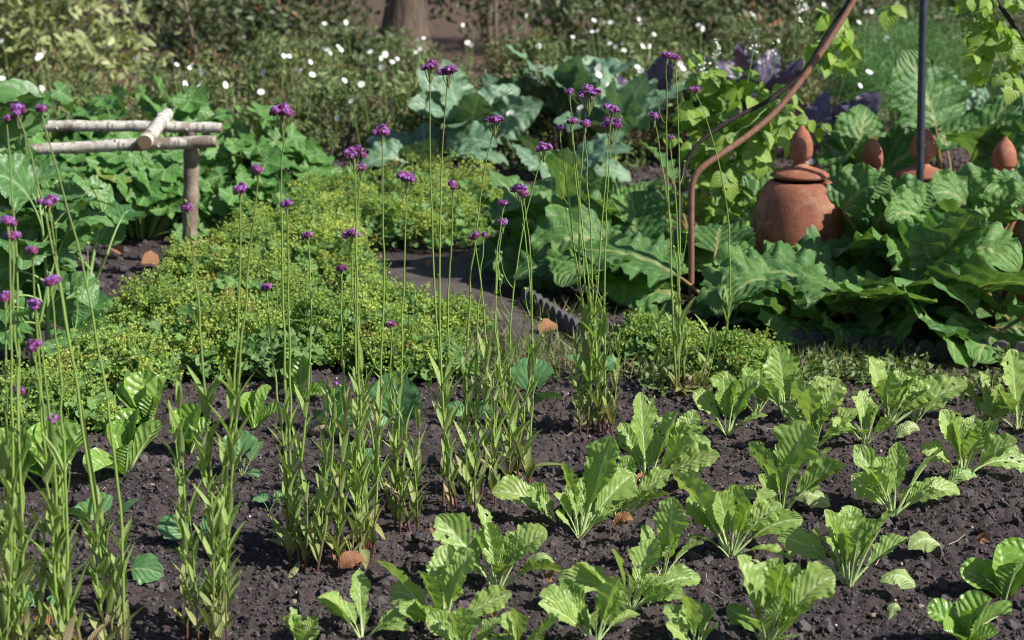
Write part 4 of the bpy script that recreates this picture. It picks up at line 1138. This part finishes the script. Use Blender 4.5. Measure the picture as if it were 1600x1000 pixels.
# ------------------------------------------------------------------ yellow green lady's mantle mounds
ROS = t_rosette(6, .34)
ROUND = t_lobed(7, .06, 19, .15, .04)
def mound(label, px, py, rx, h, n=700):
    shift = U(-.28, .22)
    h = h * 1.5
    c = G(px, py); c.z = -.01
    root = thing('mantle_mound', label, 'mound plant', c, "mounds of yellow green lady's mantle")
    ry = rx * .8
    th = RG.uniform(0, 6.283, n); rr = np.sqrt(RG.uniform(0, 1, n))
    lump = .72 + .38 * vnoise(np.cos(th) * rr * 5 + px, np.sin(th) * rr * 5 + py, 31)
    z = h * np.sqrt(np.clip(1 - rr ** 2.2, 0.02, 1)) * lump * RG.uniform(.55, 1.08, n)
    P = np.stack([c.x + rr * rx * np.cos(th), c.y + rr * ry * np.sin(th), z], -1)
    mb = MB()
    nh = int(n / 5.2)
    H0 = P[:nh] + np.array([0, 0, .02])
    per = 26
    ii = np.repeat(np.arange(nh), per)
    Q = H0[ii] + RG.normal(scale=1, size=(nh * per, 3)) * np.array([.021, .021, .016])
    Q[:, 2] = np.maximum(Q[:, 2], .008)
    ht = np.clip(.5 + .5 * vnoise(H0[:, 0] * 6, H0[:, 1] * 6, 41) + RG.normal(scale=.25, size=nh), 0, .94)
    ht = np.clip(ht * .8 + shift, 0, .94); ht[RG.uniform(0, 1, nh) < .06] = 1.0
    tone = np.clip(ht[ii] + RG.normal(scale=.08, size=len(ii)), 0, 1)
    up = rdir(len(Q), .9)
    scatter(mb, ROS, Q, nrm(np.cross(up, rdir(len(Q)))), up, RG.uniform(.006, .0135, len(Q)), rnd=tone)
    for q_ in H0[::2]:
        tube(mb, [(q_[0] * .9 + c.x * .1, q_[1] * .9 + c.y * .1, 0), q_], .0015, 4, cap=False, rnd=.2)
    mb.build('flower_froth', 'mantle', root)
    k = int(n * .5)
    mb = MB()
    th = RG.uniform(0, 6.283, k); rr = np.sqrt(RG.uniform(.1, 1.15, k))
    z = h * np.sqrt(np.clip(1.05 - rr ** 2, 0.03, 1)) * RG.uniform(.15, .75, k) + .012
    P = np.stack([c.x + rr * rx * np.cos(th), c.y + rr * ry * np.sin(th), z], -1)
    nn_ = nrm(np.array([.1, -.5, .9]) + RG.normal(scale=.4, size=(k, 3)))
    scatter(mb, ROUND, P, rdir(k), nn_, RG.uniform(.022, .062, k))
    mb.build('foliage', 'mantle_leaf', root)
MOUNDS = [
 ('yellow green mound at the foot of the birch post', 330, 470, .26, .20), ('yellow mound with brown seed heads in front of the post', 420, 505, .28, .22),
 ('yellow mound in front of the dusky dark leaf', 262, 535, .25, .20), ('bright yellow mound nearest the lettuces', 355, 570, .30, .20),
 ('yellow mound behind the two upright lettuce leaves', 478, 560, .26, .20), ('yellow mound around the thick verbena stems', 570, 560, .24, .17),
 ('sunny yellow mound edging the path, behind the tallest verbena', 665, 378, .32, .24), ('yellow mound spilling onto the path corner', 505, 440, .26, .22),
 ('yellow mound with fallen leaf tucked against it', 480, 400, .28, .24), ('yellow green mound below the big verbena head', 400, 420, .26, .20),
 ('farther yellow mound where the path turns', 720, 345, .32, .24), ('farther dull yellow mound beneath the kale', 620, 335, .32, .22),
 ('greenish mound under trailing broad leaves', 520, 345, .30, .20), ('low yellow patch by the cabbage under the tallest verbena', 650, 580, .20, .12),
 ('dull mound in the corner behind blurred verbena stems', 60, 665, .26, .14), ('small sparse mound beside the verbena by the rod', 1030, 560, .18, .12),
 ('small brownish mound by the lone bowing verbena', 1150, 585, .18, .10), ('low green mound hugging the path edge', 700, 520, .16, .09),
 ('lime mound leaning over the path from the far side', 560, 378, .26, .22), ('greenish mound beneath the ragged single verbena head', 600, 520, .22, .16),
 ('small yellow mound between dusky leaves and lettuces', 180, 600, .22, .14),
]
for m_ in MOUNDS: mound(*m_)
for lb, px, py, r_, h_ in [('low green leafy patch at the birch post foot, between yellow mounds', 305, 440, .16, .20), ('leafy green weed clump before the two upright lettuce leaves', 430, 590, .15, .17),
        ('small leafy clump beside the path and yellow mound', 560, 490, .15, .18), ('leafy green clump among yellow froth below the big verbena head', 440, 455, .17, .24), ('green leafy tuft under the leaning thin verbena stem', 590, 560, .14, .17),
        ('leafy tuft next to the dusky broad leaves and lettuce', 225, 575, .15, .18), ('green clump where the yellow mounds meet the broad leaves', 470, 365, .18, .26), ('leafy clump between the two farther yellow mounds', 670, 335, .18, .26),
        ('leafy clump at the near end of the path by the young cabbage', 690, 585, .12, .12), ('dark leafy clump in the middle of the yellow mounds', 370, 520, .16, .23)]:
    broad_plant(lb, G(px, py), r_, r_ * .8, h_, 90, .052, 'mantle_leaf', 'leafy_clump', 'leafy plant', 'leafy green clumps among the yellow mounds', .3)

# ------------------------------------------------------------------ kale, purple kale
def kale(label, px, py, n, size, mat, name, cat, grp, el=(45, 85), stem=.15, wide=.34):
    c = G(px, py); c.z = -.01
    root = thing(name, label, cat, c, grp)
    mb = MB(); tube(mb, [c, c + UP * stem * .6 + rv(.01), c + UP * stem * 1.2], [.02, .018, .014], 8)
    mb.build('stem', 'stalk_green', root)
    for i in range(n):
        a = 2.4 * i + U(-.3, .3)
        big_leaf(root, c + UP * stem * U(.4, 1.1), a, size * U(.16, .3), size * U(.34, .5), U(*el), U(.05, .6), mat=mat, stalk='stalk_green' if mat == 'kale' else 'stalk_red', wide=wide, ruffle=.035, prof=lambda t: prof_heart(t), rs=.008)
KG = 'blue green kale plants beyond the yellow mounds'
kale('blue green kale with fanned leaves behind the tallest verbena', 725, 275, 14, .95, 'kale', 'kale_plant', 'kale', KG)
kale('tallest kale with two broad upright leaves against the white flowers', 890, 255, 12, 1.02, 'kale', 'kale_plant', 'kale', KG, (60, 88), .22)
kale('small kale plant between two larger ones', 810, 248, 9, .8, 'kale', 'kale_plant', 'kale', KG)
kale('low kale with side leaves near the yellow mounds', 670, 285, 10, .85, 'kale', 'kale_plant', 'kale', KG, (20, 60), .08)
kale('low kale on bare ground behind the path rhubarb', 880, 305, 9, .75, 'kale', 'kale_plant', 'kale', KG, (20, 65), .06)
kale('kale partly hidden behind the seven headed verbena', 960, 275, 9, .9, 'kale', 'kale_plant', 'kale', KG)
PG = 'purple kale plants beyond the bean vine'
kale('dark purple kale with tall pointed leaf above the bean vine', 1172, 258, 11, .98, 'purple', 'purple_kale', 'purple kale', PG, (55, 86), .25, .24)
kale('dark purple kale under the rusty rod, behind the widest pot', 1262, 300, 10, .9, 'purple', 'purple_kale', 'purple kale', PG)
kale('greyish purple kale with one leaf behind the seven headed verbena', 1005, 258, 7, .85, 'purple', 'purple_kale', 'purple kale', PG, (55, 85), .2)
kale('blue green kale beside dark purple leaves, behind the bean vine', 1110, 255, 8, .9, 'kale', 'kale_plant', 'kale', KG)
kale('strappy blue kale behind the far rhubarb under hanging bean leaves', 1545, 265, 8, .95, 'kale', 'kale_plant', 'kale', KG, (50, 85), .2, .2)

# ------------------------------------------------------------------ bean vines
OV = t_ovate(.42, 6, .3, .22)
def tri_leaf(mb, P, d, n_, size):
    d = nrm(d); side = nrm(np.cross(d, n_))
    scatter(mb, OV, P + d * size[:, None] * .25, d, n_, size)
    for s_ in (-1, 1):
        scatter(mb, OV, P, nrm(side * s_ * .85 + d * .35), n_ + RG.normal(scale=.15, size=n_.shape), size * .88)
def bean(label, paths, n, size, spikes=(), Y=None):
    """paths: vine stems as pixel lists at a given depth"""
    p0 = paths[0][0]
    base = Vector((PY(p0[0], p0[1], p0[2]).x, p0[2], 0))
    root = thing('bean_vine', label, 'climbing bean', base, 'climbing bean vines on the rods')
    mb = MB(); all_p = []
    for k, path in enumerate(paths):
        pts = smooth_pts([PY(*p) for p in path], 40, 3)
        pts += RG.normal(scale=.008, size=pts.shape)
        if k == 0: pts = np.concatenate([[np.array(base)], pts])
        tube(mb, pts, .0035, 5, cap=False)
        all_p.append(pts)
    mb.build('vine', 'stalk_green', root)
    A = np.concatenate(all_p)
    i = RG.integers(0, len(A), n)
    P = A[i] + RG.normal(scale=1, size=(n, 3)) * np.array([.085, .11, .075])
    P[:, 2] = np.maximum(P[:, 2], .03)
    pg = G(1243, 455)
    P = P[~((P[:, 0] > pg.x - .24) & (P[:, 0] < pg.x + .4) & (P[:, 2] < .66) & (P[:, 1] < pg.y + .3))]; n = len(P)
    d = nrm(np.stack([RG.normal(scale=.7, size=n), RG.normal(scale=.5, size=n) - .2, -np.abs(RG.normal(scale=.7, size=n)) - .1], -1))
    n_ = nrm(np.array([.55, -.5, .75]) + RG.normal(scale=.4, size=(n, 3)))
    mb = MB(); tri_leaf(mb, P, d, n_, RG.uniform(.6, 1.2, n) * size)
    mb.build('foliage', 'bean', root)
    for (x0, y0, x1, y1, yy) in spikes:
        a, b = PY(x0, y0, yy), PY(x1, y1, yy)
        mb = MB(); tube(mb, [a, a.lerp(b, .5) + rv(.006), b], .0022, 5)
        mb.n
        m = 16
        t_ = RG.uniform(.35, 1, m) ** .8
        Q = np.array(a)[None] + (np.array(b) - np.array(a))[None] * t_[:, None] + RG.normal(scale=.012, size=(m, 3))
        scatter(mb, ROS, Q, rdir(m), rdir(m), RG.uniform(.010, .017, m) * (1.25 - .5 * t_), mi=1)
        mb.build('flower_spike', ['stalk_green', 'white'], root)
Yv = Ya + .62
bean('bean vine with white flower spikes under the rusty rod', [
   [(1085, 300, Yv), (1110, 240, Yv), (1175, 190, Yv), (1240, 135, Yv + .1), (1300, 60, Yv + .1), (1325, 0, Yv + .1), (1350, -60, Yv + .1)],
   [(1080, 240, Yv + .3), (1120, 170, Yv + .3), (1180, 150, Yv + .35), (1230, 180, Yv + .3)],
   [(1090, 200, Yv + .2), (1140, 215, Yv + .2), (1200, 210, Yv + .2), (1225, 170, Yv + .2)],
   [(1140, 330, Yv), (1160, 270, Yv), (1200, 220, Yv), (1230, 190, Yv)],
   [(1070, 330, Yv + .2), (1090, 260, Yv + .25), (1150, 250, Yv + .2), (1170, 320, Yv + .1)],
   [(1090, 150, Yv + .4), (1110, 120, Yv + .4), (1140, 150, Yv + .3)]], 165, .088,
   [(1168, 130, 1182, 45, Yv), (1116, 130, 1122, 60, Yv), (1240, 60, 1252, -10, Yv), (1205, 120, 1212, 72, Yv + .1), (1096, 140, 1100, 86, Yv + .2)])
Yw = Ya + .45
bean('bean vine hanging from the rod in the upper corner', [
   [(1620, 200, Yw), (1590, 110, Yw), (1570, 40, Yw), (1530, -20, Yw), (1500, -80, Yw)],
   [(1560, 60, Yw), (1530, 40, Yw), (1500, 15, Yw)], [(1600, 150, Yw), (1560, 110, Yw), (1520, 70, Yw)],
   [(1610, 40, Yw), (1590, 10, Yw), (1560, -40, Yw)]], 46, .085)

# ------------------------------------------------------------------ fennel
ND = t_needle(.018)
def fennel(label, px, py, r, h, n=3600):
    c = G(px, py); c.z = -.01
    root = thing('fennel_plant', label, 'fennel', c, 'feathery fennel plants')
    st = MB(); mb = MB()
    K = 24
    for k in range(K):
        a = U(0, 6.28); q_ = U(.1, 1)
        top = c + Vector((math.cos(a) * r * q_, math.sin(a) * r * q_, h * (1 - .35 * q_ * q_) * U(.75, 1.05)))
        pts = bez((c + rv(.03), c.lerp(top, .5) + UP * .1 * h, top), np.linspace(0, 1, 14))
        tube(st, pts, np.linspace(.006, .002, 14), 5, cap=False)
        m = n // K
        j = RG.uniform(.25, 1, m) ** .8 * 13
        P = np.stack([np.interp(j, np.arange(14), pts[:, q2]) for q2 in range(3)], -1) + RG.normal(scale=.065, size=(m, 3))
        d = nrm(RG.normal(size=(m, 3)) + np.array([0, 0, .7]))
        scatter(mb, ND, P, d, rdir(m), RG.uniform(.06, .15, m))
    mb.build('fronds', 'fennel', root)
    st.build('stems', 'stalk_green', root)
fennel('fennel plume behind the small sunken pot', 1340, 245, .42, .85)
fennel('fennel plume just left of the dark pole top', 1405, 225, .45, .95)
fennel('fennel plume right of the dark pole', 1480, 220, .45, .92)
fennel('darker fennel plume beside the white flowers, farthest back', 1400, 165, .5, .8)

# ------------------------------------------------------------------ white flowered bushes
OVs = t_ovate(.17, 4, .2, .3)
BUSH = []
def cosmos_bush(label, X_, Y_, r, h, n=3800):
    c = Vector((X_, Y_, -.01))
    root = thing('flower_bush', label, 'flowering bush', c, 'white flowered bushes across the background')
    th = RG.uniform(0, 6.283, n); ct = RG.uniform(-.1, 1, n); st = np.sqrt(1 - ct ** 2)
    rr = RG.uniform(.35, 1, n) ** .6 * (1 + .22 * np.sin(th * 3 + X_ * 5) * st)
    P = np.stack([c.x + r * rr * st * np.cos(th), c.y + r * rr * st * np.sin(th), np.maximum(.03, h * rr * ct)], -1)
    P += RG.normal(scale=.03, size=P.shape)
    P[:, 2] = np.maximum(P[:, 2], .02)
    KC = RG.uniform(-1, 1, (34, 3)); KC[:, 2] = np.abs(KC[:, 2]); KC = nrm(KC) * RG.uniform(.45, 1.05, (34, 1))
    ki = RG.integers(0, 34, n)
    P = np.array(c) + KC[ki] * np.array([r, r, h]) + RG.normal(scale=1, size=(n, 3)) * np.array([.13 * r, .13 * r, .11 * h])
    P = np.array(P); P[:, 2] = np.maximum(P[:, 2], .02)
    tone = np.clip(RG.uniform(0, .95, 34)[ki] + RG.normal(scale=.16, size=n), 0, 1)
    mb = MB()
    scatter(mb, OVs, P, rdir(n, .5), rdir(n, .6) , RG.uniform(.03, .07, n), rnd=tone)
    mb.build('foliage', 'cosmos', root)
    mb = MB()
    for i in range(26):
        a = U(0, 6.28); q_ = U(.2, 1.05)
        top = c + Vector((math.cos(a) * r * q_, math.sin(a) * r * q_, h * U(.7, 1.12) * (1.05 - .35 * q_)))
        tube(mb, bez((c + rv(.06), c.lerp(top, .5) + UP * .12, top), np.linspace(0, 1, 7)), np.linspace(.006, .0025, 7), 5, cap=False)
    mb.build('stems', 'twig', root)
    BUSH.append((root, c))
    return root
ROWS = [
 (11.9, [(-2.75, 'between the broad leaves and the variegated shrub'), (-1.95, 'behind the trailing broad leaves'), (-1.2, 'behind the large round verbena head'), (-.45, 'close behind the low side of the kale'), (.35, 'directly behind the middle kale'), (1.15, 'behind the greyish purple kale')]),
 (13.7, [(-3.6, 'in front of the variegated shrub'), (-2.6, 'beside the bare brown earth'), (-1.65, 'in front of the reddish shrub'), (-.7, 'in front of the tree trunk'), (.25, 'behind the tallest kale'), (1.2, 'behind the seven headed verbena, thick with flowers'), (2.1, 'behind the purple kale'), (3.6, 'behind the dark pole')]),
 (16.2, [(-2.1, 'at the edge of the brown earth'), (-1.05, 'at the foot of the tree trunk'), (.1, 'beside the thin bare saplings'), (1.3, 'in the deep row behind the tallest kale'), (2.4, 'in the deep row above the bean flowers'), (3.3, 'in the deep row behind the fennel'), (4.4, 'in the deep row at the frame edge')]),
]
for Yr, xs in ROWS:
    for X_, where in xs:
        cosmos_bush('white flowered bush ' + where, X_ * 1.0, Yr + U(-.25, .25), U(.44, .60), (.64 if Yr < 13 else .70) * U(.65, 1.15))
def t_cosmos():
    V, F = [], []
    for i in range(8):
        a = 6.283 * i / 8
        b = len(V)
        for dr, da, z in ((0.1, 0, 0), (.75, -.36, .1), (1.0, -.2, .12), (1.0, .2, .12), (.75, .36, .1)):
            V.append((dr * math.cos(a + da), dr * math.sin(a + da), z + .05 * (i % 2)))
        F.append([b, b + 1, b + 2, b + 3, b + 4])
    return np.array(V), np.array(F), np.full((len(V), 2), .5)
COSM = t_cosmos()
FLOWERS = [(3, 64), (70, 82), (60, 91), (211, 91), (276, 101), (270, 97), (289, 131), (313, 137), (352, 133), (316, 114), (411, 114), (408, 144), (444, 88), (452, 88), (471, 109), (485, 97), (488, 117), (512, 78), (507, 37), (527, 184), (53, 139), (65, 138), (3, 123), (516, 83), (300, 101),
 (533, 38), (533, 78), (579, 81), (595, 91), (596, 105), (613, 97), (538, 126), (565, 132), (549, 158), (650, 82), (654, 61), (723, 39), (741, 51), (731, 67), (736, 70), (822, 24), (842, 72), (928, 32), (934, 48), (998, 30), (1001, 37), (953, 68), (962, 73), (973, 68), (975, 79), (1003, 71), (1015, 72), (1022, 54), (936, 104), (935, 117), (996, 105), (951, 135), (959, 139), (963, 149), (904, 173), (797, 177), (895, 58), (954, 35),
 (1091, 39), (1174, 20), (1178, 24), (1067, 107), (1063, 100), (1099, 92), (1216, 64), (1362, 18), (1342, 35), (1328, 64), (1327, 103), (1358, 113), (1351, 81), (1385, 58), (1403, 73), (1344, 134), (1494, 58), (1287, 7), (1251, 12), (1258, 8)]
FLOWERS += [(x + U(-9, 9), y + U(-7, 7)) for x, y in FLOWERS if U(0, 1) < .35]
for (fx, fy) in FLOWERS:
    Yf_ = min(16.5, max(10.9, (CAM_H - .66) / ((fy + 133) / FPX)))
    p = PY(fx, fy, Yf_)
    br, bc = min(BUSH, key=lambda b: (b[1].x - p.x) ** 2 + (b[1].y - p.y) ** 2)
    mb = MB()
    nn_ = nrm(np.array([[U(-1.3, 1.6), -1.0, U(-.1, 1.6)]]))
    sz = U(.014, .026)
    scatter(mb, COSM, [p], nrm(np.cross(nn_, rdir(1))), nn_, [sz])
    v, f = icos(1)
    mb.add(v * sz * .13 + np.array(p) + nn_[0] * sz * .12, f, None, .5, 1)
    foot = Vector((p.x * .93 + bc.x * .07, p.y * .9 + bc.y * .1, max(.05, p.z - .3)))
    tube(mb, [p - Vector(nn_[0]) * .004, p.lerp(foot, .4) + Vector((0, .02, .0)), foot], [.002, .0022, .0025], 4, mi=2, cap=False)
    mb.build('flower', ['white', 'yellow_eye', 'stalk_green'], br)

# ------------------------------------------------------------------ shrubs, saplings, tree at the back
OVm = t_ovate(.24, 5, .25, .3)
def shrub(label, X_, Y_, r, h, n, mat, size, grp='shrubs along the back of the garden', name='shrub', nst=14):
    c = Vector((X_, Y_, -.01))
    root = thing(name, label, 'shrub', c, grp)
    K = 26
    cl = [(a_, U(.25, 1), U(.08, .95)) for a_ in [U(0, 6.28) for _ in range(K)]]
    C = np.array([(c.x + math.cos(a_) * r * q_ * math.sqrt(1 - .6 * zz * zz), c.y + math.sin(a_) * r * q_ * math.sqrt(1 - .6 * zz * zz), h * zz) for a_, q_, zz in cl])
    i = RG.integers(0, K, n)
    P = C[i] + RG.normal(scale=1, size=(n, 3)) * np.array([.2 * r, .2 * r, .10 * h])
    P[:, 2] = np.maximum(P[:, 2], .03)
    ct = RG.uniform(0, 1, K)
    tone = np.clip(ct[i] * .6 + RG.uniform(0, .45, n), 0, 1)
    mb = MB()
    scatter(mb, OVm, P, rdir(n, -.1), rdir(n, .9) + np.array([.3, -.3, 0]), RG.uniform(.6, 1.2, n) * size, rnd=tone)
    mb.build('foliage', mat, root)
    mb = MB()
    for k in range(nst):
        q_ = Vector(C[k])
        tube(mb, bez((c + rv(.1 * r), c.lerp(q_, .5) + UP * .15 * h, q_ + UP * .1 * h), np.linspace(0, 1, 8)), np.linspace(.014, .004, 8), 6, cap=False)
    mb.build('stems', 'twig', root)
shrub('variegated shrub with cream edged leaves in the upper corner', -4.05, 14.9, .92, 1.5, 2300, 'varieg', .115)
shrub('dark green shrub behind the variegated one', -5.2, 16.3, 1.2, 1.7, 2600, 'shrub', .09)
BACK = [(-4.6, 22.0, 'dark'), (-2.9, 22.6, 'reddish'), (-.3, 23.0, 'dark'), (1.3, 21.2, 'olive'), (2.9, 22.2, 'dark'), (4.4, 21.6, 'olive'), (6.0, 22.6, 'brown')]
BL = ['dark shrub at the back beyond the variegated shrub', 'reddish brown shrub at the back beyond the brown earth', 'dark shrub just beyond the tree trunk', 'olive shrub behind the thin bare saplings', 'dense dark shrub at the back above the purple kale', 'olive shrub at the back behind the fennel', 'brownish shrub at the back beyond the dark pole']
for (X_, Y_, _), lb in zip(BACK, BL):
    shrub(lb, X_, Y_, U(1.0, 1.25), U(1.3, 1.8), 2600, 'shrub', .10)
for lb, X_, Y_, r_, h_ in [('low dark shrub close behind the row of white flowered bushes, above the birch frame', -2.3, 18.6, .8, .8), ('lowest shrub at the edge of the brown earth, deep in shade', -1.9, 17.6, .6, .4), ('low olive shrub between saplings and the tallest kale', .75, 18.8, .8, .9),
        ('low shrub deep behind the bean flowers', 2.0, 19.2, .9, .9), ('low brown shrub deep behind the fennel', 3.5, 19.0, .9, .8), ('low shrub at the back edge, past the hanging bean vine', 4.9, 18.6, .9, .9), ('tangled low shrub left of the thin bare saplings', -3.6, 19.4, .9, .8)]:
    shrub(lb, X_, Y_, r_, h_, 1300, 'shrub', .11, 'low shrubs behind the white flowered bushes', nst=26)
def sapling(label, px, py, h, lean, Y_=None):
    c = G(px, py)
    root = thing('sapling', label, 'sapling', c, 'thin bare saplings at the back')
    mb = MB()
    top = c + Vector((lean, U(-.1, .1), h))
    P = bez((c, c.lerp(top, .5) + rv(.05), top), np.linspace(0, 1, 14))
    tube(mb, P, np.linspace(.024, .008, 14), 7)
    mb.build('trunk', 'twig', root)
    mb = MB()
    for k in range(9):
        i = random.randrange(4, 13)
        d = Vector((U(-1, 1), U(-1, 1), U(.4, 1.2))).normalized() * U(.2, .6)
        a = Vector(P[i])
        tube(mb, bez((a, a + d * .5 + rv(.04), a + d + UP * .1), np.linspace(0, 1, 6)), np.linspace(.009, .003, 6), 5, cap=False)
    mb.build('branches', 'twig', root)
sapling('thin bare sapling stem left of the reddish shrub', 283, 105, 2.0, .02)
sapling('slanting bare sapling beside the first thin stem', 312, 112, 1.6, -.3)
sapling('thin bare sapling right of the brown earth', 497, 60, 2.0, .1)
sapling('forked brown sapling left of the tallest kale', 775, 92, 2.1, -.02)
sapling('slanting sapling right of the forked one', 792, 82, 1.9, .28)
tc = G(632, 80)
tree = thing('tree', 'thick trunked old tree standing at the back of the garden', 'tree', tc)
mb = MB()
zs = np.linspace(-.05, 5.2, 30)
tube(mb, np.stack([tc.x + .05 * np.sin(zs * 1.1), np.full(30, tc.y), zs], -1), .25 + .14 * np.exp(-np.clip(zs, 0, 9) * 3.2) - zs * .018, 20)
for k in range(7):
    a = 6.28 * k / 7; z0 = U(2.6, 4.6)
    d = Vector((math.cos(a), math.sin(a), U(.4, .9)))
    p = Vector((tc.x, tc.y, z0))
    tube(mb, bez((p, p + d * .8, p + d * 1.9 + UP * .4), np.linspace(0, 1, 9)), np.linspace(.11, .03, 9), 9, cap=False)
mb.build('trunk', 'bark', tree)
mb = MB()
n = 4200
K = 40
C = np.stack([tc.x + RG.normal(scale=1.0, size=K), tc.y + RG.normal(scale=1.0, size=K), RG.uniform(3.4, 6.4, K)], -1)
P = C[RG.integers(0, K, n)] + RG.normal(scale=.28, size=(n, 3))
scatter(mb, OVm, P, rdir(n, -.3), rdir(n, 1), RG.uniform(.09, .16, n))
mb.build('crown', 'crown', tree)

# ------------------------------------------------------------------ weeds, grass, fallen leaves, stones
mb = MB()
n = 5200
u_ = RG.uniform(0, 1, n)
a0, a1 = G(1000, 600), G(1720, 610)
P = np.stack([a0.x + (a1.x - a0.x) * u_, a0.y + RG.normal(scale=.13, size=n) + .05 + .08 * u_, np.abs(RG.normal(scale=.025, size=n)) + .005], -1)
keep = vnoise(P[:, 0] * 5, P[:, 1] * 5, 61) > -.35
P = P[keep]; n = len(P)
tone = np.clip(.5 + .45 * vnoise(P[:, 0] * 4, P[:, 1] * 4, 62) + RG.normal(scale=.15, size=n), 0, 1)
scatter(mb, OVm, P, rdir(n, .5), rdir(n, .8), RG.uniform(.012, .038, n), rnd=tone)
tag(mb.build('weeds', 'weeds'), 'low brown and green weeds along the strip before the edging', 'weeds', kind='stuff')
mb = MB()
n = 3600
c_ = RG.uniform(0, 1, n)
ps = [(1100, 570), (1250, 575), (1010, 575), (880, 500), (640, 520), (905, 545), (1330, 570), (560, 545), (760, 560), (745, 530), (820, 560), (700, 500), (860, 575), (650, 480), (800, 590)]
Q = np.array([tuple(G(*ps[i])) for i in RG.integers(0, len(ps), n)]) + RG.normal(scale=1, size=(n, 3)) * np.array([.12, .07, 0])
scatter(mb, t_needle(.035), Q, rdir(n, 1.2), rdir(n), RG.uniform(.03, .11, n))
tag(mb.build('grass', 'weeds'), 'thin tufts of grass along the path and edging', 'grass', kind='stuff')

def fallen(label, px, py, L, mat='dry', name='fallen_leaf', cat='fallen leaf', grp='dry leaves fallen on the ground', a=None, up=.02, w=.36, z=0, fold=.5):
    g = G(px, py)
    g.z = max(gz(g), 0.0) + .012 + z
    a = U(0, 6.28) if a is None else a
    h = Vector((math.cos(a), math.sin(a), 0)) * L
    mb = MB()
    blade(mb, (g - h * .5, g + UP * up * 2, g + h * .5 + UP * U(0, .02)), L * w, prof_lance if mat == 'dry' else prof_round_leaf, (U(-.5, .5), -.7, .8), nv=18, nu=7, teeth=.1, tfreq=9, ruffle=L * .05, rfreq=2, fold=fold * U(.5, 1.3), twist=U(-.8, .8), rumple=L * .01)
    tag(mb.build(name, [mat], origin=g), label, cat, grp)
def prof_round_leaf(t): return np.maximum(.03, np.sin(np.pi * t ** .8) ** .7)
DRY = [
 ('orange curled leaf behind the big arching mustard leaf', 680, 848, .05), ('tan leaf lying at the foot of the leaning verbena', 553, 892, .07), ('rusty leaf under the verbena clump near bare soil', 520, 880, .06),
 ('red brown leaf by the blurred stems at bottom corner', 66, 978, .07), ('bright orange leaf beside the corner lettuce', 1538, 860, .05), ('terracotta coloured leaf on the path edge by the yellow mound', 586, 440, .09),
 ('pale pink leaf at the yellow mound foot', 551, 466, .06), ('brown leaf on the soil before the tallest verbena stems', 655, 522, .08), ('large tan leaf lying by the edging on the path', 858, 524, .10),
 ('orange leaf standing at the path far edge', 672, 420, .05), ('curved terracotta shard like leaf below the broad leaves', 236, 418, .13), ('orange leaf on bare soil beneath birch rails', 130, 384, .08),
 ('brown leaf on bare soil close to dusky leaves', 180, 400, .09), ('upright dry leaf beside bare soil below the post', 242, 452, .08), ('dark leaf beneath tall mustard stalks', 975, 828, .05),
 ('russet leaf under the bent mustard leaf', 860, 920, .045), ('dry leaf in the shade near the bowing verbena', 1022, 485, .08), ('small orange leaf on soil before back row mustard', 1000, 762, .03),
 ('brown leaf behind the lettuce pair in bushy verbena', 378, 592, .05), ('purple brown leaf on soil by bottom mustard', 770, 965, .05)]
for d_ in DRY: fallen(*d_)
WG = 'mustard leaves dropped on the soil'
for lb, px, py, L, a in [('wilted mustard leaf tented on bare soil, edge catching light', 1445, 866, .13, R(200)), ('wilted mustard leaf nearest the lone upright fan plant', 1402, 926, .12, R(190)),
        ('pale crumpled leaf under the mustard near frame edge', 1505, 758, .12, R(20)), ('limp yellow green leaf flat on soil behind the upright fan', 1268, 796, .13, R(170)),
        ('green dropped leaf on open soil between the back rows', 1418, 688, .10, R(10)), ('tiny curled green leaf on bare soil in front', 1397, 974, .05, R(30)),
        ('pale dropped leaf under two upright mustard stalks', 925, 824, .11, R(20)), ('yellowing dropped leaf beside large bent mustard leaf', 845, 900, .10, R(-20)),
        ('dropped leaf at frame edge near the crinkled mustard', 1570, 720, .10, R(-10)), ('green dropped leaf under the ribbed mustard leaf', 905, 945, .11, R(0))]:
    fallen(lb, px, py, L * .8, 'wilt', 'wilted_leaf', 'dropped leaf', WG, a, .03, .30, fold=-.6)
def stone(label, px, py, r, flat=.6):
    g = G(px, py); g.z = gz(g) + r * flat * .4
    v, f = icos(3)
    k = 1 + .16 * vnoise(v[:, 0] * 2 + px, v[:, 1] * 2 + v[:, 2] * 2, 71)[:, None] + .05 * vnoise(v[:, 0] * 6, v[:, 1] * 6 + v[:, 2] * 5, 72)[:, None]
    tag(MB().add(v * k * r * np.array([1, .85, flat]) + np.array(g), f).build('stone', 'stone', origin=g), label, 'stone', 'stones lying on the soil')
stone('round brown stone half buried behind the verbena stems', 508, 668, .055, .7)
stone('tan angular pebble on bare soil before the lettuces', 234, 747, .018)
stone('small pale pebble near the tan angular one', 262, 726, .008)
stone('white pebble beside the tan angular one', 258, 748, .007)
stone('grey brown pebble on bare soil between mustard rows', 1180, 935, .012)
stone('small dark stone near the lone upright fan mustard', 1365, 955, .010)
stone('rough pebble by the corner lettuces', 1440, 930, .011)
stone('flat pebble between bushy verbena and the tan leaf', 460, 930, .012)
